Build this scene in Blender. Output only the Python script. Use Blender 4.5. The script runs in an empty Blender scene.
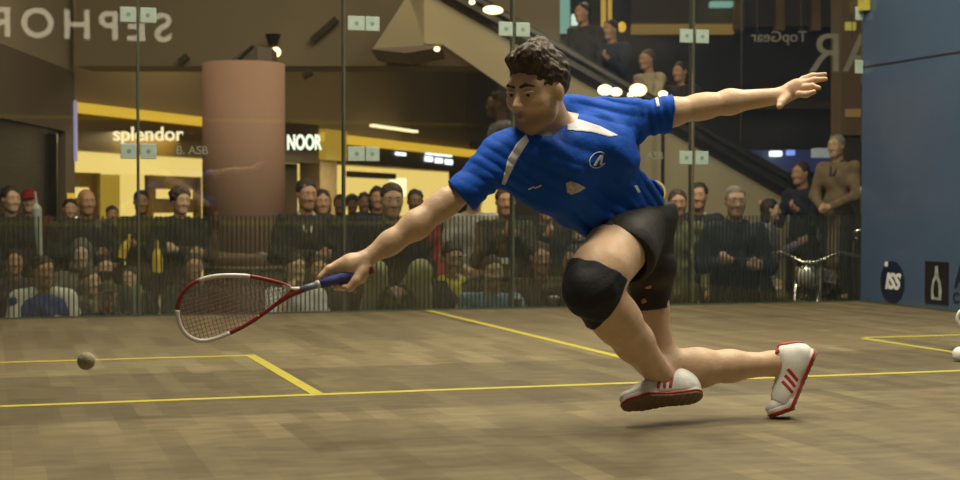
import bpy, math, random
import numpy as np
from mathutils import Matrix, Vector
random.seed(7)
SC = bpy.context.scene
COL = SC.collection
A3 = lambda *p: np.array(p, dtype=np.float64)

# ------------------------------------------------------------------ camera
FPX = 1525.23
CAM = A3(-2.78778, -9.85922, 0.70736)
def _basis():
    yaw, pit, rol = 0.3093, 0.02264, 0.00122
    F = A3(math.sin(yaw)*math.cos(pit), math.cos(yaw)*math.cos(pit), -math.sin(pit))
    R0 = A3(math.cos(yaw), -math.sin(yaw), 0.0)
    U0 = np.cross(R0, F)
    R = R0*math.cos(rol)+U0*math.sin(rol)
    return R, np.cross(R, F), F
CR, CU, CF = _basis()
def P(u, v, d):
    """world point seen at a pixel of the photograph, at distance d along the view axis"""
    return CAM + CF*d + CR*((u-480)/FPX*d) - CU*((v-240)/FPX*d)
def onY(u, v, Y):
    r = CF + CR*((u-480)/FPX) - CU*((v-240)/FPX)
    return CAM + r*((Y-CAM[1])/r[1])
def onX(u, v, X):
    r = CF + CR*((u-480)/FPX) - CU*((v-240)/FPX)
    return CAM + r*((X-CAM[0])/r[0])
def pm(px, d): return px*d/FPX

# ------------------------------------------------------------------ properties
def tag(o, label=None, cat=None, group=None, kind=None):
    if label: o['label'] = label
    if cat: o['category'] = cat
    if group: o['group'] = group
    if kind: o['kind'] = kind
    return o
def empty(name, loc=(0, 0, 0), rz=0.0, parent=None):
    o = bpy.data.objects.new(name, None); COL.objects.link(o)
    o.location = Vector(loc); o.rotation_euler = (0, 0, rz)
    o.empty_display_size = .1
    if parent: o.parent = parent
    return o

# ------------------------------------------------------------------ materials
def mat(name, col, rough=.6, var=.12, scale=8.0, metal=0.0, spec=.5, bump=0.0, bscale=40.0, stretch=(1, 1, 1), coat=0.0, emit=None, estr=0.0, sss=0.0, alpha=1.0):
    m = bpy.data.materials.new(name); m.use_nodes = True
    nt = m.node_tree; N = nt.nodes; L = nt.links
    b = N['Principled BSDF']
    tc = N.new('ShaderNodeTexCoord'); mp = N.new('ShaderNodeMapping')
    mp.inputs['Scale'].default_value = stretch
    L.new(tc.outputs['Object'], mp.inputs['Vector'])
    n = N.new('ShaderNodeTexNoise'); n.inputs['Scale'].default_value = scale; n.inputs['Detail'].default_value = 4
    L.new(mp.outputs[0], n.inputs['Vector'])
    r = N.new('ShaderNodeValToRGB')
    c = list(col)
    r.color_ramp.elements[0].position = .3; r.color_ramp.elements[1].position = .7
    r.color_ramp.elements[0].color = [x*(1-var) for x in c]+[1]
    r.color_ramp.elements[1].color = [min(1, x*(1+var)) for x in c]+[1]
    L.new(n.outputs['Fac'], r.inputs['Fac'])
    L.new(r.outputs['Color'], b.inputs['Base Color'])
    b.inputs['Roughness'].default_value = rough
    b.inputs['Metallic'].default_value = metal
    b.inputs['Specular IOR Level'].default_value = spec
    b.inputs['Coat Weight'].default_value = coat
    if sss:
        b.inputs['Subsurface Weight'].default_value = sss
        b.inputs['Subsurface Radius'].default_value = (.012, .005, .003)
        b.inputs['Subsurface Scale'].default_value = 1.0
    if bump:
        n2 = N.new('ShaderNodeTexNoise'); n2.inputs['Scale'].default_value = bscale; n2.inputs['Detail'].default_value = 3
        L.new(mp.outputs[0], n2.inputs['Vector'])
        bp = N.new('ShaderNodeBump'); bp.inputs['Strength'].default_value = bump; bp.inputs['Distance'].default_value = .01
        L.new(n2.outputs['Fac'], bp.inputs['Height']); L.new(bp.outputs[0], b.inputs['Normal'])
    if emit:
        b.inputs['Emission Color'].default_value = list(emit)+[1]
        b.inputs['Emission Strength'].default_value = estr
    if alpha < 1: b.inputs['Alpha'].default_value = alpha
    return m
_fab = {}
def fabric(col, rough=.85):
    k = tuple(round(c, 3) for c in col)
    if k not in _fab:
        _fab[k] = mat('woven_fabric', col, rough, .18, 14, bump=.25, bscale=60, spec=.25)
    return _fab[k]

# ------------------------------------------------------------------ plain meshes
def mesh_obj(name, V, Fc, m=None, parent=None, smooth=False):
    me = bpy.data.meshes.new(name)
    me.from_pydata([tuple(map(float, v)) for v in V], [], [tuple(int(i) for i in f) for f in Fc])
    me.update()
    if smooth: me.polygons.foreach_set('use_smooth', [True]*len(me.polygons))
    if m: me.materials.append(m)
    o = bpy.data.objects.new(name, me); COL.objects.link(o)
    if parent: o.parent = parent
    return o
class MB:
    def __init__(s): s.V = []; s.F = []
    def add(s, V, F):
        n = len(s.V); s.V += [tuple(v) for v in V]; s.F += [tuple(i+n for i in f) for f in F]; return s
    def box(s, a, b, bev=0.0):
        x0, y0, z0 = np.minimum(a, b); x1, y1, z1 = np.maximum(a, b)
        if bev <= 0:
            V = [(x0, y0, z0), (x1, y0, z0), (x1, y1, z0), (x0, y1, z0), (x0, y0, z1), (x1, y0, z1), (x1, y1, z1), (x0, y1, z1)]
            F = [(0, 3, 2, 1), (4, 5, 6, 7), (0, 1, 5, 4), (1, 2, 6, 5), (2, 3, 7, 6), (3, 0, 4, 7)]
            return s.add(V, F)
        import bmesh
        bm = bmesh.new(); bmesh.ops.create_cube(bm, size=1)
        for v in bm.verts: v.co = Vector(((x0+x1)/2+v.co.x*(x1-x0), (y0+y1)/2+v.co.y*(y1-y0), (z0+z1)/2+v.co.z*(z1-z0)))
        bmesh.ops.bevel(bm, geom=bm.edges[:], offset=bev, segments=2, affect='EDGES', profile=.5)
        bm.verts.index_update()
        V = [tuple(v.co) for v in bm.verts]; F = [tuple(v.index for v in f.verts) for f in bm.faces]; bm.free()
        return s.add(V, F)
    def obox(s, c, ax, ay, az):
        """box with centre c and three half-axis vectors"""
        V = [c+i*ax+j*ay+k*az for k in (-1, 1) for (i, j) in ((-1, -1), (1, -1), (1, 1), (-1, 1))]
        return s.add(V, [(0, 3, 2, 1), (4, 5, 6, 7), (0, 1, 5, 4), (1, 2, 6, 5), (2, 3, 7, 6), (3, 0, 4, 7)])
    def tube(s, pts, r, n=8, closed=False, cap=True):
        pts = [A3(*p) for p in pts]; m = len(pts)
        rs = r if hasattr(r, '__len__') else [r]*m
        V = []; up = None
        for i, p in enumerate(pts):
            if closed: t = pts[(i+1) % m]-pts[i-1]
            else: t = pts[min(i+1, m-1)]-pts[max(i-1, 0)]
            t = t/(np.linalg.norm(t)+1e-12)
            if up is None:
                up = A3(0, 0, 1) if abs(t[2]) < .9 else A3(1, 0, 0)
            x = np.cross(up, t); x /= np.linalg.norm(x)+1e-12; y = np.cross(t, x); up = y
            for k in range(n):
                a = 2*math.pi*k/n; V.append(p+rs[i]*(x*math.cos(a)+y*math.sin(a)))
        F = []
        for i in range(m if closed else m-1):
            j = (i+1) % m
            for k in range(n): F.append((i*n+k, i*n+(k+1) % n, j*n+(k+1) % n, j*n+k))
        if cap and not closed:
            F.append(tuple(range(n))[::-1]); F.append(tuple((m-1)*n+k for k in range(n)))
        return s.add(V, F)
    def lathe(s, prof, c=(0, 0, 0), n=24, axis='z'):
        V = []
        for r, z in prof:
            for k in range(n):
                a = 2*math.pi*k/n
                q = (r*math.cos(a), r*math.sin(a), z)
                if axis == 'y': q = (q[0], q[2], q[1])
                if axis == 'x': q = (q[2], q[0], q[1])
                V.append((c[0]+q[0], c[1]+q[1], c[2]+q[2]))
        F = []
        for i in range(len(prof)-1):
            for k in range(n): F.append((i*n+k, i*n+(k+1) % n, (i+1)*n+(k+1) % n, (i+1)*n+k))
        F.append(tuple(range(n))[::-1]); F.append(tuple((len(prof)-1)*n+k for k in range(n)))
        return s.add(V, F)
    def prism(s, pts, off):
        """closed polygon of world points extruded by the vector off"""
        n = len(pts); V = [A3(*p) for p in pts]+[A3(*p)+off for p in pts]
        F = [tuple(range(n)), tuple(range(2*n-1, n-1, -1))]+[(i, i+n, (i+1) % n+n, (i+1) % n) for i in range(n)]
        return s.add(V, F)
    def sphere(s, c, r, n=16, m=10, sc=(1, 1, 1)):
        prof = [(max(1e-4, math.sin(math.pi*i/m))*r, -math.cos(math.pi*i/m)*r) for i in range(m+1)]
        k = len(s.V); s.lathe(prof, (0, 0, 0), n)
        for i in range(k, len(s.V)):
            v = s.V[i]; s.V[i] = (c[0]+v[0]*sc[0], c[1]+v[1]*sc[1], c[2]+v[2]*sc[2])
        return s
    def build(s, name, m, parent=None, smooth=False, world=False):
        V = s.V
        if world and parent is not None:
            q = parent.location; V = [(v[0]-q[0], v[1]-q[1], v[2]-q[2]) for v in V]
        o = mesh_obj(name, V, s.F, m, parent, smooth)
        import bmesh
        bm = bmesh.new(); bm.from_mesh(o.data); bmesh.ops.recalc_face_normals(bm, faces=bm.faces[:]); bm.to_mesh(o.data); bm.free()
        return o
def text_obj(name, body, size, m, depth=.004, bold=0.0, shear=0.0, M=None, parent=None, spacing=1.0):
    cu = bpy.data.curves.new(name, 'FONT'); cu.body = body; cu.size = size; cu.extrude = depth; cu.offset = bold; cu.shear = shear
    cu.space_character = spacing; cu.align_x = 'CENTER'; cu.align_y = 'CENTER'
    t = bpy.data.objects.new(name+'_tmp', cu); COL.objects.link(t)
    dg = bpy.context.evaluated_depsgraph_get(); dg.update()
    me = bpy.data.meshes.new_from_object(t.evaluated_get(dg)); me.name = name
    bpy.data.objects.remove(t); bpy.data.curves.remove(cu)
    if M is not None: me.transform(M)
    me.materials.clear(); me.materials.append(m)
    o = bpy.data.objects.new(name, me); COL.objects.link(o)
    if parent: o.parent = parent
    return o
def frame(o, x, y, z=None):
    """4x4 matrix with columns x, y, z and origin o"""
    x = A3(*x); y = A3(*y); x /= np.linalg.norm(x); y /= np.linalg.norm(y)
    z = np.cross(x, y) if z is None else A3(*z)
    return Matrix([[x[0], y[0], z[0], o[0]], [x[1], y[1], z[1], o[1]], [x[2], y[2], z[2], o[2]], [0, 0, 0, 1]])

# ------------------------------------------------------------------ smooth solid modelling (distance fields -> one skin mesh)
def cap(a, b, ra, rb=None, flat=None):
    """tapered capsule; flat=(axis, factor) squashes it along an axis"""
    a = A3(*a); b = A3(*b); rb = ra if rb is None else rb
    ab = b-a; L2 = max(float(ab@ab), 1e-12)
    def f(X):
        Q = X-a
        if flat is not None:
            ax = A3(*flat[0]); ax = ax/np.linalg.norm(ax)
            w = ab-ax*(ab@ax); 
            t = np.clip((Q@ab)/L2, 0, 1)
            Dv = Q-t[:, None]*ab
            c = Dv@ax
            Dv = Dv+np.outer(c*(1/flat[1]-1), ax)
            return (np.sqrt((Dv*Dv).sum(1))-(ra+(rb-ra)*t))*min(1, (1+flat[1])/2)
        t = np.clip((Q@ab)/L2, 0, 1)
        Dv = Q-t[:, None]*ab
        return np.sqrt((Dv*Dv).sum(1))-(ra+(rb-ra)*t)
    r = max(ra, rb)
    f.lo = np.minimum(a, b)-r; f.hi = np.maximum(a, b)+r
    return f
def ell(c, r, Rm=None):
    c = A3(*c); r = A3(*r)
    def f(X):
        Q = X-c
        if Rm is not None: Q = Q@Rm
        k0 = np.sqrt(((Q/r)**2).sum(1)); k1 = np.sqrt(((Q/(r*r))**2).sum(1))+1e-9
        return k0*(k0-1)/k1
    m = r.max()
    if Rm is None: f.lo, f.hi = c-r, c+r
    else: f.lo, f.hi = c-m, c+m
    return f
def rbox(c, h, rad, Rm=None):
    c = A3(*c); h = A3(*h)
    def f(X):
        Q = X-c
        if Rm is not None: Q = Q@Rm
        q = np.abs(Q)-(h-rad)
        return np.sqrt((np.maximum(q, 0)**2).sum(1))+np.minimum(q.max(1), 0)-rad
    m = np.linalg.norm(h)
    f.lo, f.hi = (c-h, c+h) if Rm is None else (c-m, c+m)
    return f
def half(p, n):
    """solid on the side opposite to n"""
    p = A3(*p); n = A3(*n); n = n/np.linalg.norm(n)
    def f(X): return (X-p)@n
    f.lo = f.hi = None
    return f
def U(prims, k=.02):
    def f(X):
        d = prims[0](X)
        for q in prims[1:]:
            e = q(X); h = np.maximum(k-np.abs(d-e), 0)/k
            d = np.minimum(d, e)-h*h*k*.25
        return d
    f.lo = np.min([q.lo for q in prims if q.lo is not None], axis=0); f.hi = np.max([q.hi for q in prims if q.hi is not None], axis=0)
    return f
def SUB(a, b, k=.004):
    def f(X):
        d = a(X); e = -b(X); h = np.maximum(k-np.abs(d-e), 0)/k
        return np.maximum(d, e)+h*h*k*.25
    f.lo, f.hi = a.lo, a.hi
    return f
def INT(*fs, k=.004):
    def f(X):
        d = fs[0](X)
        for q in fs[1:]:
            e = q(X); h = np.maximum(k-np.abs(d-e), 0)/k
            d = np.maximum(d, e)+h*h*k*.25
        return d
    f.lo, f.hi = fs[0].lo, fs[0].hi
    for q in fs[1:]:
        if q.lo is not None: f.lo = np.maximum(f.lo, q.lo); f.hi = np.minimum(f.hi, q.hi)
    return f
def OFF(a, r):
    f = lambda X: a(X)-r
    f.lo, f.hi = a.lo-r, a.hi+r
    return f
def XF(a, M, o):
    """a modelled in a local frame, columns of M are its axes in the parent frame"""
    M = np.array(M); o = A3(*o)
    f = lambda X: a((X-o)@M)
    c = np.array([[x, y, z] for x in (a.lo[0], a.hi[0]) for y in (a.lo[1], a.hi[1]) for z in (a.lo[2], a.hi[2])])@M.T+o
    f.lo, f.hi = c.min(0), c.max(0)
    return f
def WR(a, amp, freq, seed=0, dirs=None, n=5):
    """creases: displace a by a few crossing waves"""
    rg = np.random.RandomState(seed)
    K = [(rg.normal(size=3) if dirs is None else A3(*dirs[i % len(dirs)])+rg.normal(size=3)*.25) for i in range(n)]
    K = [k/np.linalg.norm(k)*freq*rg.uniform(.6, 1.5) for k in K]; ph = rg.uniform(0, 6.28, n)
    def f(X):
        w = 0
        for k, p in zip(K, ph): w = w+np.sin(X@k+p+1.3*np.sin(X@np.roll(k, 1)*.5+p))
        return a(X)-amp*w/n*1.6
    f.lo, f.hi = a.lo-amp*2, a.hi+amp*2
    return f
def polyprism(pts, fwd, d0=None, d1=None, cam=True):
    """the cone/prism of a closed outline given by world points, seen from CAM; evaluated as a 2D polygon distance (metres at depth dref)"""
    q = [A3(*p)-CAM for p in pts]; dref = np.mean([p@CF for p in q])
    P2 = np.array([[(p@CR)/(p@CF)*dref, (p@CU)/(p@CF)*dref] for p in q])
    def f(X):
        Q = X-CAM; z = Q@CF
        x = (Q@CR)/z*dref; y = (Q@CU)/z*dref
        d = np.full(len(X), 1e9); ins = np.zeros(len(X), bool); n = len(P2)
        for i in range(n):
            a = P2[i]; b = P2[(i+1) % n]; e = b-a
            t = np.clip(((x-a[0])*e[0]+(y-a[1])*e[1])/(e@e+1e-12), 0, 1)
            d = np.minimum(d, (x-a[0]-t*e[0])**2+(y-a[1]-t*e[1])**2)
            c = ((a[1] > y) != (b[1] > y)) & (x < (b[0]-a[0])*(y-a[1])/(b[1]-a[1]+1e-12)+a[0])
            ins ^= c
        d = np.sqrt(d); d = np.where(ins, -d, d)
        if d0 is not None: d = np.maximum(d, np.maximum(d0-z, z-d1))
        return d
    W = [CAM+(p/(p@CF))*dd for p in q for dd in ((d0 or dref-.3), (d1 or dref+.3))]
    f.lo, f.hi = np.min(W, axis=0), np.max(W, axis=0)
    return f
def skin(sd, h):
    """surface nets over the narrow band of a distance field"""
    lo = sd.lo-2.5*h; hi = sd.hi+2.5*h
    B = 8; nb = np.ceil((hi-lo)/(B*h)).astype(int); n = nb*B+1
    g = np.stack(np.meshgrid(*[np.arange(k) for k in nb], indexing='ij'), -1).reshape(-1, 3)
    cen = lo+(g+.5)*B*h
    dc = sd(cen)
    act = np.abs(dc) < B*h*.87*1.6+.01
    D = np.repeat(np.repeat(np.repeat(np.where(dc < 0, -1, 1).astype(np.float32).reshape(nb), B, 0), B, 1), B, 2)
    D = np.pad(D, ((0, 1),)*3, mode='edge')
    off = np.stack(np.meshgrid(*[np.arange(B+1)]*3, indexing='ij'), -1).reshape(-1, 3)
    ga = g[act]
    for i in range(0, len(ga), 400):
        I = (ga[i:i+400, None, :]*B+off[None]).reshape(-1, 3)
        D[I[:, 0], I[:, 1], I[:, 2]] = sd(lo+I*h).astype(np.float32)
    S = D < 0
    c = np.zeros(np.array(S.shape)-1, np.uint8)
    for a in (0, 1):
        for b in (0, 1):
            for e in (0, 1): c += S[a:S.shape[0]-1+a, b:S.shape[1]-1+b, e:S.shape[2]-1+e]
    I = np.argwhere((c > 0) & (c < 8))
    sh = c.shape
    lin = (I[:, 0]*sh[1]+I[:, 1])*sh[2]+I[:, 2]
    vals = {}
    for a in (0, 1):
        for b in (0, 1):
            for e in (0, 1): vals[a, b, e] = D[I[:, 0]+a, I[:, 1]+b, I[:, 2]+e]
    acc = np.zeros((len(I), 3)); cnt = np.zeros(len(I))
    for ax in range(3):
        for p in (0, 1):
            for q in (0, 1):
                k0 = [p, q]; k0.insert(ax, 0); k1 = [p, q]; k1.insert(ax, 1)
                v0 = vals[tuple(k0)]; v1 = vals[tuple(k1)]
                m = (v0 < 0) != (v1 < 0)
                t = np.where(m, v0/(v0-v1+1e-12), 0)
                pt = np.tile(np.array(k0, float), (len(I), 1)); pt[:, ax] = t
                acc[m] += pt[m]; cnt[m] += 1
    V = lo+(I+acc/cnt[:, None])*h
    Fs = []
    for ax in range(3):
        o1, o2 = [(1, 2), (2, 0), (0, 1)][ax]
        sl0 = [slice(None)]*3; sl1 = [slice(None)]*3
        sl0[ax] = slice(0, -1); sl1[ax] = slice(1, None)
        E = np.argwhere(S[tuple(sl0)] != S[tuple(sl1)])
        E = E[(E[:, o1] > 0) & (E[:, o2] > 0) & (E[:, o1] < sh[o1]) & (E[:, o2] < sh[o2])]
        if not len(E): continue
        s0 = S[E[:, 0], E[:, 1], E[:, 2]]
        q = []
        for d1, d2 in ((-1, -1), (0, -1), (0, 0), (-1, 0)):
            C = E.copy(); C[:, o1] += d1; C[:, o2] += d2
            q.append(np.searchsorted(lin, (C[:, 0]*sh[1]+C[:, 1])*sh[2]+C[:, 2]))
        q = np.stack(q, 1); q[~s0] = q[~s0][:, ::-1]
        Fs.append(q)
    if not Fs: return V, np.zeros((0, 4), int)
    Fq = np.concatenate(Fs)
    return V, Fq
def solid(name, sd, h, m, parent=None, world=False):
    V, Fq = skin(sd, h)
    if world and parent is not None: V = V-A3(*parent.location)
    me = bpy.data.meshes.new(name)
    me.vertices.add(len(V)); me.vertices.foreach_set('co', V.astype(np.float32).ravel())
    me.loops.add(len(Fq)*4); me.loops.foreach_set('vertex_index', Fq.astype(np.int32).ravel())
    me.polygons.add(len(Fq)); me.polygons.foreach_set('loop_start', np.arange(0, len(Fq)*4, 4, dtype=np.int32))
    me.update(calc_edges=True); me.validate()
    me.polygons.foreach_set('use_smooth', np.ones(len(me.polygons), bool))
    me.materials.append(m)
    o = bpy.data.objects.new(name, me); COL.objects.link(o)
    if parent: o.parent = parent
    return o
# ------------------------------------------------------------------ people
SKIN = [mat('skin_light', (.52, .35, .23), .55, .08, 30, sss=.08), mat('skin_tan', (.42, .24, .14), .55, .08, 30, sss=.08), mat('skin_dark', (.16, .085, .05), .5, .08, 30, sss=.05)]
HAIRM = {'black': mat('hair_black', (.018, .013, .010), .6, .5, 60, bump=.5, bscale=160, stretch=(1, 1, .25)),
         'brown': mat('hair_brown', (.05, .030, .018), .6, .5, 60, bump=.5, bscale=160, stretch=(1, 1, .25)),
         'grey': mat('hair_grey', (.25, .23, .21), .6, .3, 60, bump=.5, bscale=160)}
EYEW = mat('eye_white', (.62, .58, .52), .25, .03); IRIS = mat('eye_iris', (.03, .018, .010), .15, .2)
BROW = mat('eyebrow_hair', (.03, .02, .014), .8, .3, 80); LIP = mat('lip_skin', (.36, .15, .11), .5, .1, 40)
SHOEM = mat('shoe_leather', (.03, .028, .026), .5, .2, 20); WSHOE = mat('white_shoe_leather', (.72, .72, .70), .5, .05, 20)

def head_prims(beard=0.0, nose=1.0):
    base = U([ell((0, -.012, .030), (.074, .094, .086)), ell((0, .018, -.03), (.062, .070, .082)),
              ell((0, .058, -.090), (.030, .030, .024)), cap((-.044, .012, -.060), (-.014, .055, -.092), .019, .018), cap((.044, .012, -.060), (.014, .055, -.092), .019, .018),
              cap((-.038, .066, .026), (.038, .066, .026), .017), ell((-.040, .058, -.022), (.024, .026, .022)), ell((.040, .058, -.022), (.024, .026, .022))], .03)
    base = SUB(base, ell((-.032, .101, .006), (.019, .017, .011)), .012)
    base = SUB(base, ell((.032, .101, .006), (.019, .017, .011)), .012)
    face = U([base, cap((0, .080, .016), (0, .102*nose, -.028), .008, .0125), ell((-.011, .092, -.032), (.009, .011, .008)), ell((.011, .092, -.032), (.009, .011, .008)),
              ell((-.032, .073, .006), (.0155, .013, .0125)), ell((.032, .073, .006), (.0155, .013, .0125)), ell((0, .078, -.066), (.024, .012, .014))], .008)
    ears = [ell((s*.076, -.008, -.002), (.009, .016, .027)) for s in (-1, 1)]
    return U([face]+ears, .006)
def hair_prims(style, seed=0):
    if style == 'bald': return None
    v = WR(ell((0, -.022, .042), (.081, .099, .088)), .005, 90, seed)
    if style in ('short', 'curly', 'quiff'):
        if style == 'curly': v = WR(ell((0, -.016, .046), (.092, .110, .098)), .014, 120, seed)
        if style == 'quiff': v = U([v, WR(ell((0, .035, .098), (.060, .055, .034)), .006, 110, seed)], .03)
        v = SUB(v, ell((0, .110, .000), (.082, .078, .086)), .012)
        v = SUB(v, rbox((0, .065, -.085), (.12, .085, .085), .01), .012)
        v = SUB(v, rbox((0, -.05, -.13), (.14, .14, .085), .01), .012)
        return v
    if style == 'long':
        v = U([v, WR(ell((0, -.05, -.06), (.088, .060, .15)), .008, 90, seed)], .04)
        return SUB(v, ell((0, .085, -.035), (.060, .090, .095)), .012)
    if style == 'cap':
        v = U([SUB(ell((0, -.012, .045), (.088, .106, .085)), rbox((0, 0, -.06), (.2, .2, .09), .01)), rbox((0, .11, .036), (.062, .05, .006), .005)], .01)
        return v
    if style == 'hood':
        v = U([ell((0, -.03, .02), (.105, .115, .135)), ell((0, -.02, -.11), (.12, .11, .06))], .05)
        return SUB(v, ell((0, .115, -.015), (.074, .13, .105)), .015)
    return v
def hand_prims(w, dirv, side, s=1.0, curl=.3, thumb_up=1):
    """a relaxed hand from the wrist w; dirv = towards the fingers, side = across the knuckles (towards the thumb)"""
    w = A3(*w); d = A3(*dirv)/np.linalg.norm(dirv); q = A3(*side); q = q-d*(q@d); q /= np.linalg.norm(q); n = np.cross(d, q)
    pr = [cap(w, w+d*.055*s, .024*s, .030*s), cap(w+d*.06*s+q*.022*s, w+d*.06*s-q*.024*s, .015*s)]
    for i, (o, L) in enumerate(((.028, .068), (.010, .076), (-.009, .070), (-.027, .056))):
        a = w+d*.078*s+q*o*s; b = a+(d*math.cos(curl)+n*math.sin(curl))*L*.5*s; c = b+(d*math.cos(curl*2.2)+n*math.sin(curl*2.2))*L*.5*s
        pr += [cap(a, b, .0095*s, .0085*s), cap(b, c, .0085*s, .007*s)]
    a = w+d*.02*s+q*.022*s; b = a+(d*.7+q*.6+n*.2)*.042*s; c = b+(d*.9+q*.15+n*.3)*.032*s
    pr += [cap(a, b, .013*s, .011*s), cap(b, c, .010*s, .008*s)]
    return pr
def person(label, loc, face, H=1.75, pose='down', seated=False, skin=0, hair=('short', 'black'), top=(.02, .02, .022), legs=(.02, .02, .025), look=(0, 0), group=None,
           collar=None, scarf=None, glasses=False, beard=False, fat=1.0, short_sleeve=False, h=.010, extra=None, shorts=False, white_shoes=False, sleeve=None, lap=0.0, knees=None, coat=False, stride=0.0):
    """face = heading of the body in degrees (0 = towards the court), look = (turn, nod) of the head on it"""
    root = empty('person', loc, math.radians(face)); tag(root, label, 'person', group)
    s = H/1.75; rg = random.Random(hash_(label))
    dz = -.44 if seated else 0.0
    SH = {i: A3(i*.178, .01, 1.405+dz) for i in (-1, 1)}
    arms = {'down': ((.245, .03, 1.12), (.25, -.08, .88)), 'crossed': ((.26, -.05, 1.13), (-.07, -.24, 1.15)), 'front': ((.25, -.04, 1.12), (.05, -.24, 1.00)),
            'lap': ((.245, -.10, 1.14), (.10, -.34, 1.04)), 'phone': ((.24, -.12, 1.15), (.04, -.32, 1.37)), 'chin': ((.20, -.26, 1.17), (.07, -.14, 1.45)), 'back': ((.20, .14, 1.13), (.08, .20, .92)), 'hold': ((.24, -.10, 1.12), (.20, -.32, 1.25))}
    pr = {}
    for i in (-1, 1):
        p = pose if isinstance(pose, str) else pose[0 if i < 0 else 1]
        e, w = arms[p]; e = A3(i*e[0], e[1], e[2]+dz); w = A3(i*w[0], w[1]+(-.03 if (p == 'crossed' and i > 0) else 0), w[2]+dz+(.04 if (p == 'crossed' and i > 0) else 0))
        pr[i] = (e, w)
    hipz = .90+dz; feet = {}
    for i in (-1, 1):
        hip = A3(i*.095, 0, hipz)
        if seated: kn = A3(i*.13, -.43, hipz+.02+lap); an = A3(i*.13, -.42+.05, hipz+.02-.42)
        else: kn = A3(i*.105, -.03, .49); an = A3(i*.11, .02, .08)
        if seated: an[2] = max(.08, an[2])
        if stride and i > 0: kn = A3(i*.105, -.03-stride*.6, .49); an = A3(i*.11, .02-stride, .08)
        if knees: kn = A3(i*knees[0], knees[1], hipz+knees[2]); an = A3(i*(knees[0]+.05), knees[1]+.10, hipz-.12)
        feet[i] = (hip, kn, an)
    hc = A3(0, -.035, 1.628+dz)
    t, nod = math.radians(look[0]), math.radians(look[1])
    fw = A3(-math.sin(t)*math.cos(nod), -math.cos(t)*math.cos(nod), -math.sin(nod)); x = np.cross(fw, A3(0, 0, 1)); x /= np.linalg.norm(x); up = np.cross(x, fw)
    HM = np.stack([x, fw, up], 1)
    hd = XF(head_prims(), HM, hc)
    body = [hd, cap((0, .015, 1.40+dz), hc+A3(0, .02, -.06), .062, .056), ell((0, .0, 1.28+dz), (.15*fat, .09*fat, .17)), ell((0, .0, 1.03+dz), (.13*fat, .085*fat, .20)), ell((0, 0, hipz), (.14*fat, .09*fat, .10))]
    for i in (-1, 1):
        e, w = pr[i]; hip, kn, an = feet[i]
        body += [cap(SH[i], e, .045, .036), cap(e, w, .038, .026), cap(hip, kn, .075, .052), cap(kn, an, .054, .034), cap(an, an+A3(0, -.12, -.035), .034, .028)]
        v = w-e; v /= np.linalg.norm(v)
        body += hand_prims(w, v+(A3(0, 0, .5) if pose == 'chin' else 0), A3(-i*.5, -.2, 1.0) if v[2] > -.6 else A3(0, -1, 0), curl=.5*(-1 if i > 0 else 1))
    S = np.eye(3)*1.0
    sk = SKIN[skin]
    bo = solid('body', _sc(U(body, .022), s), h, sk, root)
    fabt = fabric(top); fabl = fabric(legs)
    # top
    tp = [ell((0, .0, 1.29+dz), (.185*fat, .122*fat, .19)), ell((0, .0, 1.03+dz), (.165*fat, .118*fat, .22)), cap(SH[-1], SH[1], .068), cap((0, .02, 1.40+dz), (0, .01, 1.47+dz), .080, .066)]
    if not seated: tp.append(ell((0, 0, .88), (.172*fat, .122*fat, .13)))
    if coat: tp.append(cap((0, .01, .92), (0, .01, .50), .155, .17, ((0, 1, 0), .68)))
    for i in (-1, 1):
        e, w = pr[i]
        if short_sleeve: tp.append(cap(SH[i], SH[i]+(e-SH[i])*.55, .068, .060))
        else:
            tp += [cap(SH[i], e, .066, .056), cap(e, w-(w-e)*.08, .056, .043)]
    tsd = INT(WR(U(tp, .04), .010, 34, rg.randrange(999)), half((0, -.015, 1.478+dz), (0, -.28, 1)), k=.01)
    solid('shirt' if short_sleeve else 'jacket', _sc(tsd, s), h, fabt, root)
    if collar is not None:
        c = U([cap((-.055, -.02, 1.47+dz), (-.02, -.125, 1.33+dz), .018, .012), cap((.055, -.02, 1.47+dz), (.02, -.125, 1.33+dz), .018, .012), cap((-.055, -.02, 1.47+dz), (-.05, .06, 1.475+dz), .020), cap((.055, -.02, 1.47+dz), (.05, .06, 1.475+dz), .020), cap((-.05, .06, 1.475+dz), (.05, .06, 1.475+dz), .020)], .012)
        solid('collar', _sc(c, s), .007, fabric(collar), root)
    if scarf is not None:
        c = WR(U([cap((-.07, 0, 1.46+dz), (0, -.085, 1.43+dz), .034), cap((.07, 0, 1.46+dz), (0, -.085, 1.43+dz), .034), cap((-.07, 0, 1.46+dz), (0, .075, 1.47+dz), .034), cap((.07, 0, 1.46+dz), (0, .075, 1.47+dz), .034), cap((.03, -.10, 1.42+dz), (.05, -.145, 1.15+dz), .030, .034, ((0, 1, 0), .6))], .03), .006, 60, 3)
        solid('scarf', _sc(c, s), .008, fabric(scarf), root)
    # trousers
    lg = [ell((0, 0, hipz+.01), (.168*fat, .115*fat, .12))]
    for i in (-1, 1):
        hip, kn, an = feet[i]
        if shorts: lg.append(cap(hip, hip+(kn-hip)*.8, .10, .098))
        else: lg += [cap(hip, kn, .094, .070), cap(kn, an, .070, .052)]
    solid('shorts' if shorts else 'trousers', _sc(WR(U(lg, .03), .007, 40, rg.randrange(999)), s), h*1.2, fabl, root)
    for i in (-1, 1):
        an = feet[i][2]*s; f = A3(0, -1, 0)
        sd = INT(U([ell(an+A3(0, .01, -.025), (.040, .050, .055)), cap(an+A3(0, .02, -.048), an+A3(0, -.16, -.050), .034, .036)], .04), half(an+A3(0, 0, -.076), (0, 0, -1)), k=.006)
        solid('shoe', sd, .008, WSHOE if white_shoes else SHOEM, root)
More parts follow.
